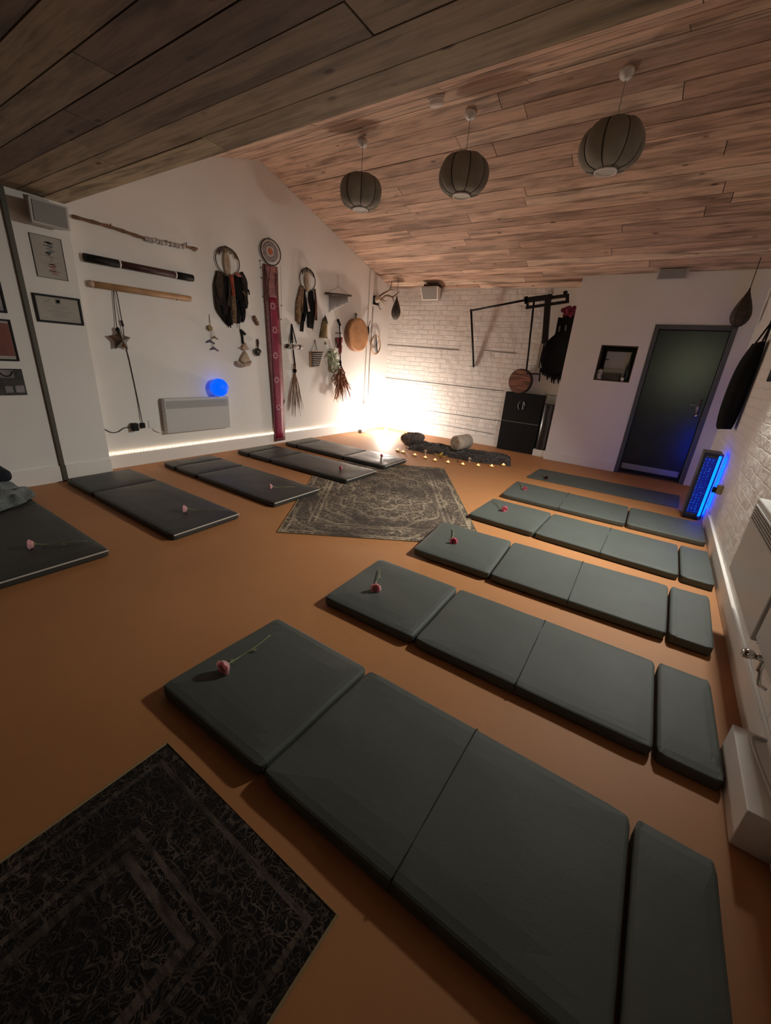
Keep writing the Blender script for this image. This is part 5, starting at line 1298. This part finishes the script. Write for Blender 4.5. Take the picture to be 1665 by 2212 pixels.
MB().box((5.465, -0.21, 0.0), (XR - 0.0225, 0.19, 0.158)).build('box', 'trim_white', tk, bevel=0.004)
cb = MB().tube(poly([(5.56, 0.165, 0.164), (5.515, 0.14, 0.166), (5.52, 0.03, 0.166), (5.53, -0.06, 0.166), (5.54, -0.14, 0.166), (5.56, -0.20, 0.166), (5.575, -0.26, 0.12)], 5), 0.006).build('pipe_cable', 'cord_white', smooth=True, at=(5.54, 0, 0.158)); tag(cb, 'pale cable lying along the top of the white pipe cover', 'cable')
pf = thing('picture_frame', 'dark framed picture cut off by the right edge', 'picture', (XR, 2.85, 1.43), 'framed pictures')
MB().box((XR - 0.02, 2.60, 1.43), (XR, 3.125, 1.85)).build('frame', 'black', pf, bevel=0.003)
MB().box((XR - 0.0215, 2.64, 1.47), (XR - 0.0205, 3.085, 1.81)).build('print', 'print_dark', pf)

# ------------------------------------------------------------------ pictures on the pier
def framed(label, y0, y1, z0, z1, fwid, inner, fm='black', name='picture_frame', cat='picture', grp='framed pictures'):
    r = thing(name, label, cat, (XP, (y0 + y1) / 2, z0), grp)
    f = MB(); xa, xb = XP + 0.001, XP + 0.018
    f.box((xa, y0, z0), (xb, y1, z0 + fwid)); f.box((xa, y0, z1 - fwid), (xb, y1, z1)); f.box((xa, y0, z0 + fwid), (xb, y0 + fwid, z1 - fwid)); f.box((xa, y1 - fwid, z0 + fwid), (xb, y1, z1 - fwid))
    f.build('frame', fm, r, bevel=0.002)
    MB().box((xa, y0 + fwid, z0 + fwid), (XP + 0.008, y1 - fwid, z1 - fwid)).build('print', inner, r)
    return r
r = framed('framed pale certificate with a square crest at the top', -0.105, 0.250, 1.463, 1.692, 0.017, 'paper', name='certificate', cat='certificate', grp=None)
tx = MB(); X_ = XP + 0.0082
def ink(y0, y1, z0, z1): tx.box((X_, y0, z0), (X_ + 0.0006, y1, z1))
tx.m = 0
ink(0.055, 0.095, 1.625, 1.665); tx.m = 1; ink(0.064, 0.086, 1.634, 1.656); tx.m = 0
for k, (a, b) in enumerate(((0.0, 0.15), (0.03, 0.12), (-0.02, 0.17), (0.01, 0.14), (0.02, 0.13))): ink(a, b, 1.600 - 0.020 * k, 1.6025 - 0.020 * k)
ink(-0.06, -0.02, 1.50, 1.502); ink(0.16, 0.20, 1.50, 1.502)
for k in range(8): ink(-0.03 + 0.006 * k, -0.024 + 0.006 * k, 1.628 + 0.003 * k, 1.632 + 0.003 * k)
tx.build('printing', ['ink_grey', 'paper'], r)
r = thing('certificate', 'unframed sheet with a coloured figure from blue to red, above the framed certificate', 'certificate', (XP, 0.08, 1.83))
y0, y1, z0, z1 = -0.035, 0.188, 1.828, 2.150
MB().box((XP + 0.001, y0, z0), (XP + 0.004, y1, z1)).build('sheet', 'paper', r)
MB().tube([(XP + 0.005, y0, z0), (XP + 0.005, y1, z0), (XP + 0.005, y1, z1), (XP + 0.005, y0, z1)], 0.003, 6, closed=True).build('border', 'black', r)
tx = MB(); X_ = XP + 0.0042; rd = random.Random(12)
for k in range(46):
    t_ = rd.random(); tx.m = 0 if t_ < 0.42 else (1 if t_ < 0.72 else 2)
    z = z1 - 0.04 - 0.25 * t_; wd = 0.045 * (0.6 + 0.4 * math.sin(t_ * 9)) ; yc = 0.085 + rd.uniform(-0.02, 0.02)
    ink(yc - wd * rd.random(), yc + wd * rd.random(), z, z + 0.006)
tx.m = 3
for z in (2.0, 1.955, 1.935): ink(0.0, 0.165, z, z + 0.002)
tx.build('figure', ['ink_blue', 'ink_orange', 'ink_red', 'ink_grey'], r)
r = framed('black framed picture cut off by the left edge, highest of the three', -0.66, -0.302, 1.505, 1.86, 0.016, 'print_pale')
r = framed('black framed reddish picture at the left edge, middle of the three', -0.62, -0.298, 1.125, 1.456, 0.014, 'paper')
MB().box((XP + 0.0085, -0.60, 1.165), (XP + 0.010, -0.318, 1.425)).build('artwork', 'print_red', r)
r = thing('photo_print', 'unframed dark grey photograph at the left edge, lowest of the three', 'photograph', (XP, -0.43, 0.84))
MB().box((XP + 0.001, -0.60, 0.838), (XP + 0.006, -0.298, 1.060)).build('sheet', 'print_dark', r)
ph = MB(); X_ = XP + 0.0062; tx = ph
for q_ in ((-0.46, -0.36, 0.985, 1.05), (-0.37, -0.31, 0.86, 0.92), (-0.44, -0.39, 0.86, 0.915)):
    tx = MB(); ink(*q_); tx.build('pale_area', 'print_pale', r)
ph.tube([(X_ + 0.001, -0.41 + 0.042 * math.cos(PI + k * PI / 10), 1.04 + 0.042 * math.sin(PI + k * PI / 10)) for k in range(11)], 0.005, 6)
ph.build('dark_arc', 'black', r)

# pieces that belong to a part go one level down
SUB = {'convector_heater': {'grille': 'case'}, 'wall_speaker': {'grille': 'cabinet'}, 'pendant_lantern': {'frame': 'shade', 'rim': 'shade'},
       'banner_dream_catcher': {'motif': 'silk_panel'}, 'rose': {'leaf': 'stem'}, 'tealight': {'flame': 'wax'}, 'wall_cupboard': {'handle': 'door'},
       'door': {'door_handle': 'door_leaf', 'kick_plate': 'door_leaf', 'key_cylinder': 'door_leaf'}, 'bolster': {'rolled_edge': 'cushion'},
       'wall_socket': {'switch': 'plate'}, 'drum_beater': {}, 'antler_trophy': {'antlers': 'skull'}, 'storage_case': {'handle': 'upper_body'}, 'fringed_garment': {'fringe': 'body', 'buckle': 'body'}}
import re
stem_ = lambda n: re.sub(r'(_\d+)?(\.\d+)?$', '', n)
for o_ in list(COL.objects):
    if o_.parent is None and stem_(o_.name) in SUB:
        kids = list(o_.children); rule = SUB[stem_(o_.name)]
        for k_ in kids:
            want = rule.get(stem_(k_.name))
            host = next((h_ for h_ in kids if stem_(h_.name) == want), None) if want else None
            if host is not None:
                off = Vector(k_.location) - Vector(host.location); k_.parent = host; k_.location = off

# ------------------------------------------------------------------ light
def area(name, loc, target, size, power, col, spread=160):
    d = bpy.data.lights.new(name, 'AREA'); d.shape = 'RECTANGLE'; d.size, d.size_y = size; d.energy = power; d.color = col; d.spread = math.radians(spread)
    o_ = bpy.data.objects.new(name, d); COL.objects.link(o_); o_.location = loc
    o_.rotation_euler = (Vector(target) - Vector(loc)).to_track_quat('-Z', 'Y').to_euler(); return o_
def point(name, loc, power, col, rad):
    d = bpy.data.lights.new(name, 'POINT'); d.energy = power; d.color = col; d.shadow_soft_size = rad
    o_ = bpy.data.objects.new(name, d); COL.objects.link(o_); o_.location = loc; return o_
area('wall_light', (5.50, 2.35, 2.15), (3.6, 1.95, 0.2), (0.22, 0.22), 58.0, (1.0, 0.97, 0.87), 124)
area('bay_light', (5.25, -3.2, 1.72), (5.1, 5.5, 1.5), (0.45, 0.55), 0.95, (0.95, 1.0, 0.62), 45)

wd = bpy.data.worlds.new('world'); SC.world = wd; wd.use_nodes = True
wd.node_tree.nodes['Background'].inputs[0].default_value = (0.02, 0.018, 0.016, 1); wd.node_tree.nodes['Background'].inputs[1].default_value = 1.0
SC.view_settings.view_transform = 'Standard'; SC.view_settings.look = 'None'; SC.view_settings.gamma = 1; SC.view_settings.use_curve_mapping = False
SC.view_settings.exposure = 0.0
SC.cycles.max_bounces = 8; SC.cycles.diffuse_bounces = 5; SC.cycles.sample_clamp_indirect = 6; SC.cycles.use_denoising = True
bpy.context.view_layer.update()
